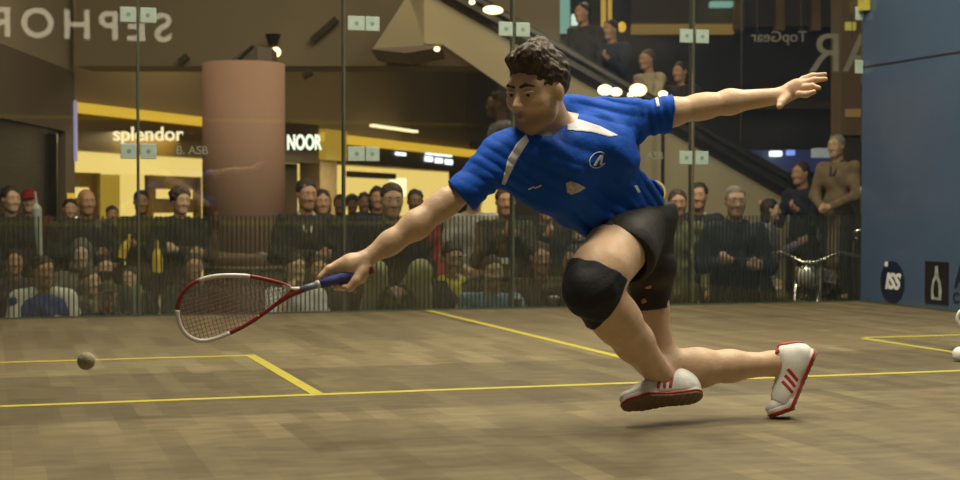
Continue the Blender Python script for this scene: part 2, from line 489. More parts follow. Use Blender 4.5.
    # head details
    def hp(p): return (HM@A3(*p)+hc)*s
    if hair[0] != 'bald':
        hs = hair_prims(hair[0], rg.randrange(99))
        hm = fabric(hair[1]) if not isinstance(hair[1], str) else HAIRM[hair[1]]
        solid({'cap': 'cap', 'hood': 'hood'}.get(hair[0], 'hair'), _sc(XF(hs, HM, hc), s), .007, hm, root)
        if hair[0] == 'hood': pass
    for i in (-1, 1):
        eb = MB().sphere(hp((i*.032, .0755, .006)), .0125*s, 12, 8); eo = eb.build('eye', EYEW, root, True)
        ib = MB().sphere(hp((i*.032, .0815, .005)), .0078*s, 10, 8); ib.build('iris', IRIS, eo, True)
        bb = MB().tube([hp((i*.014, .088, .026)), hp((i*.032, .087, .031)), hp((i*.050, .074, .025))], .0038*s, 6); bb.build('eyebrow', BROW, root, True)
    MB().tube([hp((-.022, .080, -.066)), hp((-.008, .0885, -.064)), hp((.008, .0885, -.064)), hp((.022, .080, -.066))], [.003*s, .005*s, .005*s, .003*s], 8).build('lips', LIP, root, True)
    if beard:
        bs = SUB(OFF(head_prims(), .005), rbox((0, -.03, 0), (.2, .075, .2), .01), .01)
        bs = INT(bs, half((0, 0, -.045), (0, -.35, 1)), k=.008)
        solid('beard', _sc(XF(bs, HM, hc), s), .006, HAIRM['black'], root)
    if glasses:
        g = MB()
        for i in (-1, 1):
            g.tube([hp((i*.032+.021*math.cos(a), .096, .004+.015*math.sin(a))) for a in np.linspace(0, 2*math.pi, 14, endpoint=False)], .0022, 6, closed=True)
            g.tube([hp((i*.053, .095, .008)), hp((i*.078, .03, .010)), hp((i*.078, -.005, .008))], .002, 6)
        g.tube([hp((-.011, .097, .006)), hp((.011, .097, .006))], .002, 6)
        g.build('spectacles', SHOEM, root)
    if extra: extra(root, pr, hp, s, dz)
    return root
def hash_(t):
    v = 7
    for ch in t: v = (v*131+ord(ch)) % 1000003
    return v
def _sc(f, s):
    if abs(s-1) < 1e-6: return f
    g = lambda X: f(X/s)*s
    g.lo, g.hi = f.lo*s, f.hi*s
    return g
MALL = -.92
def spec(u, vtop, hpx, label, zoff=0.0, sit=False, face=None, **kw):
    """a spectator whose crown is seen at (u, vtop) with a head hpx pixels high"""
    d = .235*FPX/hpx
    p = P(u, vtop, d)
    base = MALL
    Hn = (p[2]-MALL)
    kw = dict(kw)
    if sit:
        kw.pop('H', None); H = (p[2]-MALL)*1.75/1.302
    else:
        H = Hn*1.75/1.746
        if 'H' in kw: H = kw.pop('H'); base = p[2]-H
    # heading: look at the court by default
    if face is None: face = math.degrees(math.atan2(p[0]-(-1.3), p[1]+5.2))*-1*0.6
    o = person(label, (p[0], p[1], base), face, H=H, seated=sit, **kw)
    return o
# ------------------------------------------------------------------ the court
W = 3.32
def floor_mat():
    m = bpy.data.materials.new('court_planks'); m.use_nodes = True
    nt = m.node_tree; N = nt.nodes; L = nt.links; b = N['Principled BSDF']
    tc = N.new('ShaderNodeTexCoord')
    def brick(rot, w, hgt, c1, c2, mo, loc=(0, 0, 0), off=.5):
        mp = N.new('ShaderNodeMapping'); mp.inputs['Rotation'].default_value = (0, 0, rot); mp.inputs['Location'].default_value = loc
        L.new(tc.outputs['Object'], mp.inputs['Vector'])
        k = N.new('ShaderNodeTexBrick'); k.inputs['Scale'].default_value = 1; k.inputs['Brick Width'].default_value = w; k.inputs['Row Height'].default_value = hgt
        k.inputs['Mortar Size'].default_value = mo; k.inputs['Color1'].default_value = c1; k.inputs['Color2'].default_value = c2; k.inputs['Mortar'].default_value = tuple(x*.8 for x in c1[:3])+(1,)
        k.offset = off; k.inputs['Bias'].default_value = 0.0
        L.new(mp.outputs[0], k.inputs['Vector']); return k
    a = brick(math.pi/2, .62, .083, (.146, .123, .070, 1), (.190, .160, .092, 1), .0004)
    a2 = brick(math.pi/2, .62, .083, (.80, .78, .76, 1), (1.12, 1.12, 1.10, 1), .0, (5.27, 3.735, 0))
    p = brick(0, 2.35, .93, (.88, .86, .86, 1), (1.08, 1.09, 1.07, 1), .0, (.3, .35, 0))
    g = N.new('ShaderNodeTexNoise'); g.inputs['Scale'].default_value = 3.0; g.inputs['Detail'].default_value = 6
    mg = N.new('ShaderNodeMapping'); mg.inputs['Scale'].default_value = (2.2, 5.5, 1); L.new(tc.outputs['Object'], mg.inputs['Vector']); L.new(mg.outputs[0], g.inputs['Vector'])
    rg = N.new('ShaderNodeValToRGB'); rg.color_ramp.elements[0].position = .3; rg.color_ramp.elements[1].position = .72
    rg.color_ramp.elements[0].color = (.74, .72, .70, 1); rg.color_ramp.elements[1].color = (1.16, 1.16, 1.15, 1); L.new(g.outputs['Fac'], rg.inputs['Fac'])
    # worn darker bays of boards (a stain of the wood itself, in bands across the court)
    sx = N.new('ShaderNodeSeparateXYZ'); L.new(tc.outputs['Object'], sx.inputs[0])
    bands = None
    for y0, y1, amt in ((-4.75, -3.33, .34), (-2.1, -1.0, .16)):
        lo = N.new('ShaderNodeMapRange'); lo.inputs['From Min'].default_value = y0-.03; lo.inputs['From Max'].default_value = y0+.03; L.new(sx.outputs['Y'], lo.inputs['Value'])
        hi = N.new('ShaderNodeMapRange'); hi.inputs['From Min'].default_value = y1+.02; hi.inputs['From Max'].default_value = y1-.02; L.new(sx.outputs['Y'], hi.inputs['Value'])
        mu = N.new('ShaderNodeMath'); mu.operation = 'MULTIPLY'; L.new(lo.outputs[0], mu.inputs[0]); L.new(hi.outputs[0], mu.inputs[1])
        m2 = N.new('ShaderNodeMath'); m2.operation = 'MULTIPLY'; L.new(mu.outputs[0], m2.inputs[0]); m2.inputs[1].default_value = amt
        if bands is None: bands = m2
        else:
            ad = N.new('ShaderNodeMath'); ad.operation = 'ADD'; L.new(bands.outputs[0], ad.inputs[0]); L.new(m2.outputs[0], ad.inputs[1]); bands = ad
    inv = N.new('ShaderNodeMath'); inv.operation = 'SUBTRACT'; inv.inputs[0].default_value = 1; L.new(bands.outputs[0], inv.inputs[1])
    cur = a.outputs['Color']
    for o in (a2.outputs['Color'], p.outputs['Color'], rg.outputs['Color'], inv.outputs[0]):
        x = N.new('ShaderNodeMix'); x.data_type = 'RGBA'; x.blend_type = 'MULTIPLY'; x.inputs['Factor'].default_value = 1
        L.new(cur, x.inputs[6]); L.new(o, x.inputs[7]); cur = x.outputs[2]
    L.new(cur, b.inputs['Base Color'])
    b.inputs['Roughness'].default_value = .5; b.inputs['Specular IOR Level'].default_value = .3
    return m
fl = MB().box((-3.6, -9.95, -.12), (W+.12, .10, 0)).build('floor', floor_mat()); tag(fl, kind='structure')
st = MB().box((-3.6, -9.95, MALL), (W+.12, .09, -.12)).build('trim_1', mat('stage_black', (.02, .02, .02), .7)); tag(st, kind='structure')
mf = MB().box((-16, .09, MALL-.1), (22, 46, MALL)).build('floor', mat('mall_stone_floor', (.16, .13, .10), .35, .2, 1.2)); tag(mf, kind='structure')
mf2 = MB().box((-16, -22, MALL-.1), (22, .09, MALL)).build('floor', mf.data.materials[0]); tag(mf2, kind='structure')
YEL = mat('yellow_line_paint', (.42, .375, .045), .55, .10, 20)
def line(n, x0, y0, x1, y1, lb):
    o = MB().box((x0, y0, 0.0), (x1, y1, .0022)).build('court_line', YEL); tag(o, lb, 'court line', None)
line(1, -3.6, -4.295, W, -4.245, 'long yellow line painted across the whole wooden floor behind the player')
line(2, -3.6, -2.735, -1.61, -2.685, 'thin yellow line at the left, passing behind the ball')
line(3, -1.66, -4.245, -1.61, -2.735, 'short slanting yellow line joining the two yellow lines on the left')
line(4, -.025, -4.245, .025, 0, 'yellow line running from the foot of the back glass towards the player')
line(5, 1.61, -4.245, 1.66, -2.735, 'slanting yellow line at the right, running to the far service box corner')
line(6, 1.66, -2.735, W, -2.685, 'thin yellow line at the far right below the blue wall')

# glass back wall: panels with fittings
def glass_mat():
    m = bpy.data.materials.new('court_glass'); m.use_nodes = True
    nt = m.node_tree; N = nt.nodes; L = nt.links; N.remove(N['Principled BSDF'])
    t = N.new('ShaderNodeBsdfTransparent'); t.inputs['Color'].default_value = (.955, .97, .955, 1)
    g = N.new('ShaderNodeBsdfGlossy'); g.inputs['Roughness'].default_value = .0; g.inputs['Color'].default_value = (1, 1, 1, 1)
    f = N.new('ShaderNodeFresnel'); f.inputs['IOR'].default_value = 1.5
    x = N.new('ShaderNodeMixShader'); L.new(f.outputs[0], x.inputs[0]); L.new(t.outputs[0], x.inputs[1]); L.new(g.outputs[0], x.inputs[2])
    L.new(x.outputs[0], N['Material Output'].inputs['Surface']); return m
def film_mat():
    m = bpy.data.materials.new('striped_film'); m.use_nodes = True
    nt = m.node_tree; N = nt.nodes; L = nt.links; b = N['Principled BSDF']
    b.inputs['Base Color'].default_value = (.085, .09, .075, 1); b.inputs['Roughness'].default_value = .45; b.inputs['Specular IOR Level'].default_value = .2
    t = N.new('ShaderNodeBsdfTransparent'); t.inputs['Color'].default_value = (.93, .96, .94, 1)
    gap_haze = N.new('ShaderNodeBsdfDiffuse'); gap_haze.inputs['Color'].default_value = (.55, .56, .48, 1); tm = N.new('ShaderNodeMixShader'); tm.inputs[0].default_value = .07; L.new(t.outputs[0], tm.inputs[1]); L.new(gap_haze.outputs[0], tm.inputs[2])  # reflection haze put into the clear gaps as a faint pale diffuse
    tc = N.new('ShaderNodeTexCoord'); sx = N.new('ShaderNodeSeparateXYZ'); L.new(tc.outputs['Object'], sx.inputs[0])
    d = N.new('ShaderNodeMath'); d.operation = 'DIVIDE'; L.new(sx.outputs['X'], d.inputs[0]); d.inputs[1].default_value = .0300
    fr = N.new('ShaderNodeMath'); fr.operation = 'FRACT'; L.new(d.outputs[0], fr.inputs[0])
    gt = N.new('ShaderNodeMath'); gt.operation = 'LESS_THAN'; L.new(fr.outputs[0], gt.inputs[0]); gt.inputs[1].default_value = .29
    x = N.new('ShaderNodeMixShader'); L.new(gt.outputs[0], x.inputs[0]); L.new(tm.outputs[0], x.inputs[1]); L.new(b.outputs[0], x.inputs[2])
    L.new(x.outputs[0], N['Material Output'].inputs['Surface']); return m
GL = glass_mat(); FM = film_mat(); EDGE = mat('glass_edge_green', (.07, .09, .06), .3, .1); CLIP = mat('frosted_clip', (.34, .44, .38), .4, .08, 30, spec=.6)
CLIPB = mat('clip_bolt', (.17, .25, .22), .4, .05)
XS = [-3.6, -1.906, -.575, .604, 1.952, W]
for i in range(5):
    x0, x1 = XS[i]+.008, XS[i+1]-.008
    g = MB().box((x0, 0, 0.0), (x1, .012, 4.2)).build('window_%d' % (i+1), GL); tag(g, kind='structure')
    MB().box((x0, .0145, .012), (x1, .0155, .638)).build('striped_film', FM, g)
    MB().box((x0, -.006, 0), (x1, .0, .012)).build('bottom_rail', EDGE, g)
fin = MB()
for i in range(1, 5):
    s = XS[i]
    f = MB().box((s-.006, .0, 0), (s+.006, .07, 4.2)).build('glass_fin', EDGE); tag(f, ['narrow dark joint between glass panels, crossing the first shop sign', 'narrow dark joint between glass panels, above the racket hand', "narrow dark joint between glass panels, just behind the player's head", 'narrow dark joint between glass panels, below the raised arm'][i-1], 'glass joint')
    for z, wd, rowlab in ((1.907, .11, 'upper'), (1.047, .11, 'lower')):
        if i == 3 and z < 1.5: pass
        off = .07 if i == 2 else 0
        o = empty('glass_clip', (s, 0, z))
        for sgn in (-1, 1):
            if i == 2: bx = (s+.02, s+.135) if sgn < 0 else (s+.14, s+.235)
            else: bx = (s-.112, s-.012) if sgn < 0 else (s+.012, s+.112)
            MB().box((bx[0], -.012, z-.048), (bx[1], 0, z+.048), .004).build('clip_plate', CLIP, o, world=True)
        where = ['near the left of the picture', 'above the racket hand', "beside the player's face", 'below the raised arm'][i-1]
        tag(o, '%s pale clip plate joining two glass panels, %s' % (rowlab, where), 'clip', 'pale clip plates on the glass joints')
        for sgn in (-1, 1):
            xx = s+sgn*.06 if i != 2 else (s+.08 if sgn < 0 else s+.185)
            MB().lathe([(.014, -.0135), (.014, -.011)], (xx, 0, z), 12, 'y').build('bolt', CLIPB, o, world=True)
for z, l in ((2.12, 'top'), (1.73, 'second')):
    o = MB().box((W-.07, -.012, z-.05), (W-.004, 0, z+.05), .004).build('glass_clip', CLIP); tag(o, '%s pale corner clip where the glass meets the blue wall' % l, 'clip', 'corner clips at the blue wall')
ETCH = mat('etched_lettering', (.20, .22, .19), .6, .05)
for u, v, b in ((192, 150.5, 'B. ASB'), (655, 156, 'ASB')):
    q = onY(u, v, -.002); o = text_obj('etched_mark', b, .075, ETCH, .0008, .0, M=frame(q, (1, 0, 0), (0, 0, 1)))
    tag(o, 'tiny etched maker lettering on the glass %s' % ('beside the first shop sign' if u < 400 else 'right of the blue shirt'), 'lettering')

# blue side wall
def blue_mat():
    m = mat('blue_court_wall', (.066, .108, .185), .10, .05, 2, spec=.5, coat=.0)
    return m
BL = blue_mat()
wr = MB().box((W, -9.9, 0), (W+.03, .012, 4.2)).build('wall_right', BL); tag(wr, kind='structure')
MB().box((W-.002, -9.9, 1.720), (W, .0, 1.733)).build('wall_joint', mat('joint_dark', (.01, .012, .02), .5), wr)
MB().box((W-.004, -9.9, 0), (W, .0, .014)).build('wall_foot', EDGE, wr)
yc = onX(867, 1, W)
NAVY = mat('navy_print', (.008, .016, .045), .5, .1); WPR = mat('white_print', (.75, .78, .76), .5, .05); BLKP = mat('black_print', (.010, .010, .010), .5, .1); SILV = mat('silver_print', (.32, .36, .33), .5, .35, 25)
DKB = mat('dark_blue_print', (.012, .018, .035), .5, .1)
root = empty('sponsor_emblem', (W-.003, -.41, .165)); tag(root, 'round navy emblem with white lettering on the blue wall', 'emblem')
MB().lathe([(.150, -.0015), (.150, .0015)], (0, 0, 0), 40, 'x').build('disc', NAVY, root)
text_obj('lettering', 'ıss' if False else 'ISS', .155, WPR, .0012, .006, .25, M=frame((-.003, 0, .0), (0, -1, 0), (0, 0, 1)), parent=root)
MB().lathe([(.020, -.0012), (.020, .0012)], (-.003, .075, .125), 16, 'x').build('dot', WPR, root)
root = empty('sponsor_sign', (W-.003, -.945, .185)); tag(root, 'black square sign with a pale bottle shape on the blue wall', 'sign')
MB().box((-.001, -.135, -.145), (.002, .135, .145)).build('board', BLKP, root)
prof = [(-.055, -.115), (.055, -.115), (.062, -.06), (.050, .0), (.022, .05), (.014, .115), (-.014, .115), (-.022, .05), (-.050, .0), (-.062, -.06)]
MB().prism([(-.002, a, b) for a, b in prof], A3(-.0015, 0, 0)).build('bottle_outline', SILV, root)
prof = [(-.030, -.095), (.022, -.095), (.030, -.05), (.020, .0), (.0, .03), (-.024, .0)]
MB().prism([(-.0045, a, b) for a, b in prof], A3(-.001, 0, 0)).build('bottle_centre', BLKP, root)
o = text_obj('wall_lettering', 'A', .24, DKB, .0012, .004, M=frame((W-.003, -1.225, .24), (0, -1, 0), (0, 0, 1))); tag(o, 'large dark letter A on the blue wall at the right edge', 'lettering')
o = text_obj('wall_lettering', 'C', .10, DKB, .0012, .002, M=frame((W-.003, -1.165, .095), (0, -1, 0), (0, 0, 1))); tag(o, 'small dark letter C below the large A on the blue wall', 'lettering')
t = onX(866, 2, W); o = MB().box((W-.05, -.10, t[2]-.07), (W-.002, -.0, t[2]+.10), .006).build('yellow_tape', YEL); tag(o, 'small yellow tape mark at the top corner of the blue wall', 'tape')

# front wall of the court, behind the photographer (seen only as a reflection)
tin = empty('wall_front', (0, -9.99, 0)); tag(tin, kind='structure')
MB().box((-3.6, -.02, 0), (W, .0, .44)).build('tin_board', mat('tin_grey', (.10, .09, .08), .6), tin)
MB().box((-3.6, -.02, .445), (W, .005, .50)).build('tin_line', YEL, tin)
MB().box((-3.6, -.02, 1.78), (W, .005, 1.83)).build('service_line', YEL, tin)
# ------------------------------------------------------------------ the mall behind the glass
BR = mat('bulkhead_brown', (.225, .18, .105), .7, .06, .6); BR2 = mat('soffit_brown', (.185, .15, .092), .7, .08, .5); OL = mat('plaster_olive', (.32, .28, .18), .7, .08, .7)
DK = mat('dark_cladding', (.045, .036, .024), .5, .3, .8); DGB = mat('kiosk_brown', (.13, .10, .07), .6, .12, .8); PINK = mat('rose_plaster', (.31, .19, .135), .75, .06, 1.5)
SIGN = mat('sign_board_brown', (.15, .095, .018), .4, .1); CREAM = mat('cream_wall', (.60, .44, .14), .7, .05, 2); OCH = mat('ochre_frame', (.20, .13, .03), .5, .15); STEEL = mat('dark_steel', (.03, .028, .025), .3, .2, metal=.5)
def lit(name, col, s): return mat(name, (.05, .05, .05), .5, .05, emit=col, estr=s)
YL = lit('amber_light_strip', (1, .60, .045), .62); YL2 = lit('amber_glow_panel', (1, .62, .06), .30); CRL = lit('cream_glow', (1, .72, .20), .80); WHL = lit('white_lightbox', (1, .84, .45), 1.3)
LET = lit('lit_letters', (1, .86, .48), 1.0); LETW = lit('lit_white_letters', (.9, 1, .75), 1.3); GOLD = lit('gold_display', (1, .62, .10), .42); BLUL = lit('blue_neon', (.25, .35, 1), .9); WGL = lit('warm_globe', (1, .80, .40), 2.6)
GREENL = lit('greenish_screen', (.4, .75, .6), .4); ORL = lit('orange_sign_light', (1, .30, .02), .9); LETS = lit('bright_sign', (.85, .95, 1), 1.8)

# the long shop front, running away to the right
FO = P(60, 205, 19.5); FO[2] = 0
FA = .3093+.2985; FD = A3(math.sin(FA), math.cos(FA), 0); FN = A3(FD[1], -FD[0], 0)   # along, and out towards the hall
def fac(u, v, back=0.0):
    r = CF + CR*((u-480)/FPX) - CU*((v-240)/FPX)
    o = FO-FN*back
    t = ((o-CAM)@FN)/(r@FN); q = CAM+r*t
    return (q-FO)@FD, q[2]
def fbox(mb, s0, s1, z0, z1, n0, n1):
    c = FO+FD*(s0+s1)/2+FN*(n0+n1)/2+A3(0, 0, (z0+z1)/2)
    return mb.obox(c, FD*(s1-s0)/2, FN*(n1-n0)/2, A3(0, 0, (z1-z0)/2))
def fpix(u0, u1, v0, v1, n0=0, n1=.1, mb=None, at=None):
    """facade box whose ends are seen at u0,u1 and heights at v0,v1 (measured at column at)"""
    s0 = fac(u0, 205)[0]; s1 = fac(u1, 205)[0]; at = u0 if at is None else at
    return fbox(mb or MB(), s0, s1, fac(at, v1)[1], fac(at, v0)[1], n0, n1)
def shop(u0, u1, v_fascia, name, label, dark=False):
    r = empty(name, tuple(FO+FD*fac(u0, 205)[0]+A3(0, 0, MALL))); tag(r, label, 'shop'); return r
def part(mb, name, m, root): return mb.build(name, m, root, world=True)
zt = fac(75, 103)[1]; zl = fac(75, 113)[1]
bk = fpix(40, 560, -200, 103, -6, .0, at=75).build('wall_back', BR); tag(bk, kind='structure')
# first shop
r = shop(58, 214, 103, 'clothes_shop', 'shop with lit white lettering and cream display windows, left of the rose pillar')
part(fpix(62, 222, 103, 113, -.02, .12, at=75), 'light_strip', YL, r)
part(fpix(62, 222, 113, 150, -.3, .02, at=75), 'sign_board', SIGN, r)
part(fpix(62, 222, 150, 171, -.35, -.05, at=62), 'cream_header', CRL, r)
s0 = fac(58, 205)[0]; s1 = fac(216, 205)[0]; zh = fac(62, 171)[1]
part(fbox(MB(), s0, s1, MALL, zh+.6, -3.4, -3.3), 'rear_wall', CREAM, r)
part(fbox(MB(), s0, s1, zh+.55, zh+.6, -3.3, -.3), 'ceiling_panel', CREAM, r)
sp = (s1-s0)
for k, (a, b, top) in enumerate(((.02, .30, 0), (.62, .97, 0))):
    fr = fbox(MB(), s0+a*sp, s0+b*sp, zh-.55, zh+.02, -.30, -.24); o = part(fr, 'window_header', OCH, r)
    for q in (a, b-.012): part(fbox(MB(), s0+q*sp, s0+(q+.012)*sp, MALL, zh, -.30, -.18), 'window_post', OCH, r)
    part(fbox(MB(), s0+(a+.05)*sp, s0+(b-.05)*sp, zh-.34, zh-.20, -.235, -.22), 'price_lightbox', CRL, r)
    part(fbox(MB(), s0+(a+.02)*sp, s0+(b-.02)*sp, MALL+.9, zh-.62, -2.2, -2.15), 'display_lightbox', WHL, r)
part(fbox(MB(), s0+.33*sp, s0+.55*sp, MALL+.5, zh-.03, -2.8, -2.75), 'glowing_shelf_wall', CRL, r)
part(fbox(MB(), s0+.47*sp, s0+.58*sp, MALL, zh, -.9, -.6), 'amber_column', YL2, r)
c0 = FO+FD*(fac(148, 134)[0])+FN*.06
zc = fac(148, 134)[1]
q = P(148, 134.5, 19.55); text_obj('lettering', 'splendor', .255, LET, .02, .002, M=frame(q-A3(*r.location), CR, (0, 0, 1)), parent=r)
# second shop
r = shop(286, 476, 0, 'clothes_shop', 'long lit shop with dark sign board and dark portal, right of the rose pillar')
part(fpix(318, 520, 134, 143, -.02, .14, at=330), 'light_strip', YL, r)
part(fpix(318, 339, 130, 160, -.3, .16, at=325), 'amber_pillar_head', YL2, r)
part(fpix(339, 476, 143, 163, -.3, .02, at=340), 'sign_board', DK, r)
part(fpix(284, 318, 122, 162, -.3, .02, at=290), 'portal_board', DK, r)
part(fpix(284, 318, 162, 330, -.5, -.4, at=290), 'dark_doorway', DK, r)
part(fpix(320, 337, 160, 330, -.4, .0, at=325), 'pillar', mat('grey_pillar', (.30, .24, .15), .6), r)
s0 = fac(339, 205)[0]; s1 = fac(520, 205)[0]; zh = fac(340, 163)[1]
part(fbox(MB(), s0, s1+34, MALL, zh+1, -5.2, -5.1), 'rear_wall', CRL, r)  # brightness of the lit interior put into the wall as its own glow
part(fbox(MB(), s0, s1+30, zh+.3, zh+.4, -5, -.3), 'ceiling_panel', CREAM, r)
part(fpix(352, 398, 172, 178, -.12, -.04, at=370), 'hanging_board', DK, r)
part(fpix(403, 411, 178, 196, -.3, -.1, at=405), 'display_light', WHL, r)
part(fpix(355, 400, 126.5, 129, .3, .4, at=370), 'ceiling_tube_light', WHL, r)
c0 = FO+FD*(fac(303, 143)[0])+FN*.06
q = P(304, 143, 22.6); text_obj('lettering', 'NOOR', .29, LETW, .02, .008, M=frame(q-A3(*r.location), CR, (0, 0, 1)) @ Matrix.Diagonal((.58, 1.05, 1, 1)), parent=r)
for u, v, w_, hh, m_ in ((399, 154, 5, 3, LETS), (427, 159, 3.6, 5, LETS), (437, 160.5, 3.6, 5, LETS), (447, 162, 3.6, 5, LETS), (437, 155, 13, 1.6, LETS)):
    part(fpix(u-w_, u+w_, v-hh/2, v+hh/2, .03, .05, at=u), 'lit_label', m_, r)
part(fpix(461, 470, 160, 215, -.3, .0, at=465), 'frame_post', DK, r)
part(fpix(470, 560, 143, 163, -.3, .02, at=475), 'sign_board', DK, r)

# the kiosk at the far left, and the pale drum wall above it
KC = P(75, 205, 19.0); KA = P(-60, 205, 13.6)
kd = (KC-KA); kd[2] = 0; kl = np.linalg.norm(kd); kd /= kl; kn = A3(kd[1], -kd[0], 0)
def kbox(a, b, z0, z1, n0, n1): 
    c = A3(KA[0], KA[1], 0)+kd*(a+b)/2+kn*(n0+n1)/2+A3(0, 0, (z0+z1)/2)
    return MB().obox(c, kd*(b-a)/2, kn*(n1-n0)/2, A3(0, 0, (z1-z0)/2))
zk = P(75, 73, 19.0)[2]
r = empty('kiosk', (KA[0], KA[1], MALL)); tag(r, 'dark brown kiosk with a rounded top corner and a shutter, at the left edge', 'kiosk')
part(kbox(0, kl, zk-.75, zk, -1.5, .0), 'upper_panel', DGB, r)
part(kbox(0, kl, MALL, zk-.75, -1.5, -.08), 'shutter', mat('rolling_shutter', (.05, .04, .03), .5, .35, 3, stretch=(1, 1, 14)), r)
part(kbox(kl-.5, kl, MALL, zk-.75, -1.5, .0), 'corner_post', DGB, r)
part(kbox(kl-1.05, kl-.98, MALL, zk-.8, -.08, .02), 'frame_post', STEEL, r)
part(kbox(kl-.42, kl-.30, zk-1.9, zk-1.5, .0, .06), 'amber_lamp', YL, r)
part(kbox(kl-.06, kl+.03, zk-1.1, zk-.35, -.5, .03), 'edge_light', lit('lilac_light', (.7, .6, .9), .35), r)
dr = MB().obox(A3(KA[0], KA[1], 0)+kd*(kl-.6)/2-kn*.7+A3(0, 0, zk+3), kd*((kl+.6)/2), kn*.69, A3(0, 0, 2.99)).build('wall_left', mat('drum_wall', (.30, .25, .17), .7, .08, .6)); tag(dr, kind='structure')

# downstand beam of the upper floor
def vbox(u0, u1, v0, v1, d, th, mb=None):
    """upright slab facing the court: corners seen at the pixels, at distance d, th thick"""
    c = [P(u, v, d) for u, v in ((u0, v1), (u1, v1), (u1, v0), (u0, v0))]
    f = A3(CF[0], CF[1], 0); f /= np.linalg.norm(f)
    for q in c: pass
    return (mb or MB()).prism(c, f*th)
be = vbox(76, 560, -160, 66, 18.6, .8).build('ceiling', BR2); tag(be, kind='structure')
r = empty('ceiling_spotlight', tuple(P(274, 47, 18.3)))
tag(r, 'small lit spotlight on the brown beam above the rose pillar', 'spotlight')
part(MB().sphere(P(276, 52, 18.3), .06, 12, 8), 'bulb', WGL, r); part(MB().lathe([(.05, 0), (.10, .14)], tuple(P(273, 46, 18.35)), 12), 'housing', STEEL, r)
for u0, v0, u1, v1, lb in ((312, 41, 337, 19, 'dark slanting slot in the brown beam left of the pale clip'), (303, 77, 312, 72, 'small dark slot in the brown bulkhead right of the rose pillar'), (180, 62, 188, 56, 'small dark ceiling loudspeaker above the first shop')):
    a = P(u0, v0, 18.5); b = P(u1, v1, 18.5)
    o = MB().tube([a, b], .045, 8).build('ceiling_slot', DK); tag(o, lb, 'ceiling fitting')
# lanky sign mast behind the pillar
# rose pillar, a column reflected in the glass, added here as a solid
pd = 14.4; pc = P(244, 205, pd+.62); rr = pm(41, pd+.6)
pz0 = P(244, 272, pd)[2]; pz1 = P(244, 64, pd+.6)[2]
r = empty('reflected_pillar', (pc[0], pc[1], MALL)); tag(r, 'wide rose-coloured round pillar above the racket, in place of a reflected column', 'pillar')
MB().lathe([(rr, pz0-MALL), (rr, pz1-MALL)], (0, 0, 0), 56).build('shaft', PINK, r, True)
MB().lathe([(rr*.97, 0), (rr*.97, pz0-MALL)], (0, 0, 0), 56).build('plinth', DK, r, True)
MB().lathe([(rr*1.012, pz0-MALL), (rr*1.012, pz0-MALL+.04)], (0, 0, 0), 56).build('ring', DGB, r, True)
r = empty('steel_bracket', tuple(P(240, 66, 15.2))); tag(r, 'dark angled steel bracket rising above the rose pillar', 'bracket')
part(MB().prism([P(224, 72, 15.9), P(222, 66, 15.9), P(252, 45, 15.9), P(257, 45, 15.9), P(257, 72, 15.9)], CF*.5), 'plate', mat('bracket_bronze', (.07, .058, .035), .4, .1), r)
part(MB().prism([P(256, 315, 15.9), P(256, 46, 15.9), P(272, 48, 15.9), P(272, 315, 15.9)], CF*.4), 'box', DGB, r)
part(MB().tube([P(219, 92, 15.9), P(219, 78, 15.9), P(253, 46, 15.9)], .02, 6), 'rod', STEEL, r)

# the escalator: pale side wall, hand rail, glass side, riders
ed = 17.0
f0 = A3(CF[0], CF[1], 0); f0 /= np.linalg.norm(f0)
r = empty('escalator', tuple(P(800, 330, ed)*A3(1, 1, 0)+A3(0, 0, MALL))); tag(r, 'escalator with a pale side wall and dark hand rail, coming down behind the player', 'escalator')
poly = [(400, -32), (455, 0), (800, 198), (850, 226), (850, 309), (640, 309), (640, 176), (500, 84), (442, 44), (425, 44)]
mb = MB(); pts = [P(u, v, ed) for u, v in poly]
mb.prism(pts, f0*.10); part(mb, 'side_wall', OL, r)
part(MB().prism([P(u, v, ed+1.4) for u, v in ((400, -32), (455, 0), (800, 198), (850, 226), (850, 285), (640, 200), (520, 90), (440, 30))], f0*.10), 'far_side_wall', DK, r)
part(MB().prism([P(u, v, ed+.12) for u, v in ((520, 118), (800, 276), (850, 305), (850, 318), (700, 300), (520, 140))], f0*1.2), 'steps', STEEL, r)
part(MB().prism([P(372, 50, ed), P(424, -30, ed), P(424, 46, ed)], f0*1.4), 'landing_side', mat('landing_olive', (.24, .21, .13), .7, .1, 1), r)
part(MB().prism([P(370, 49, ed-.02), P(442, 44, ed-.02), P(442, 47, ed-.02), P(406, 53, ed-.02)], f0*1.4), 'landing_underside', DGB, r)
rail = lambda o, dd: [P(400, -32+o, dd), P(455, 0+o, dd), P(800, 198+o, dd), P(850, 226+o, dd)]
part(MB().tube(rail(0, ed-.02), .085, 8), 'lower_trim', STEEL, r)
part(MB().tube(rail(-11, ed), .075, 10), 'hand_rail', STEEL, r)
part(MB().tube([q+f0*1.35 for q in rail(-11, ed)], .06, 10), 'far_hand_rail', STEEL, r)
part(MB().prism([P(400, -32, ed), P(455, 0, ed), P(800, 198, ed), P(800, 188, ed), P(455, -10, ed)], f0*.02), 'side_glass', GL, r)
for u, v in ((471, 1), (492, 10), (460, -4)): pass
for u, v, l in ((493, 10, 'bright lamp at the top of the escalator wall'), (472, 2, 'dimmer lamp at the top left of the escalator wall'), (437, 49, 'small lamp under the escalator landing')):
    o = MB().sphere(P(u, v, ed-.1), .06 if l[0] == 'b' else .035, 12, 8, (2 if l[0] == 'b' else 1, 1, .8)).build('lamp', WGL); tag(o, l, 'lamp')

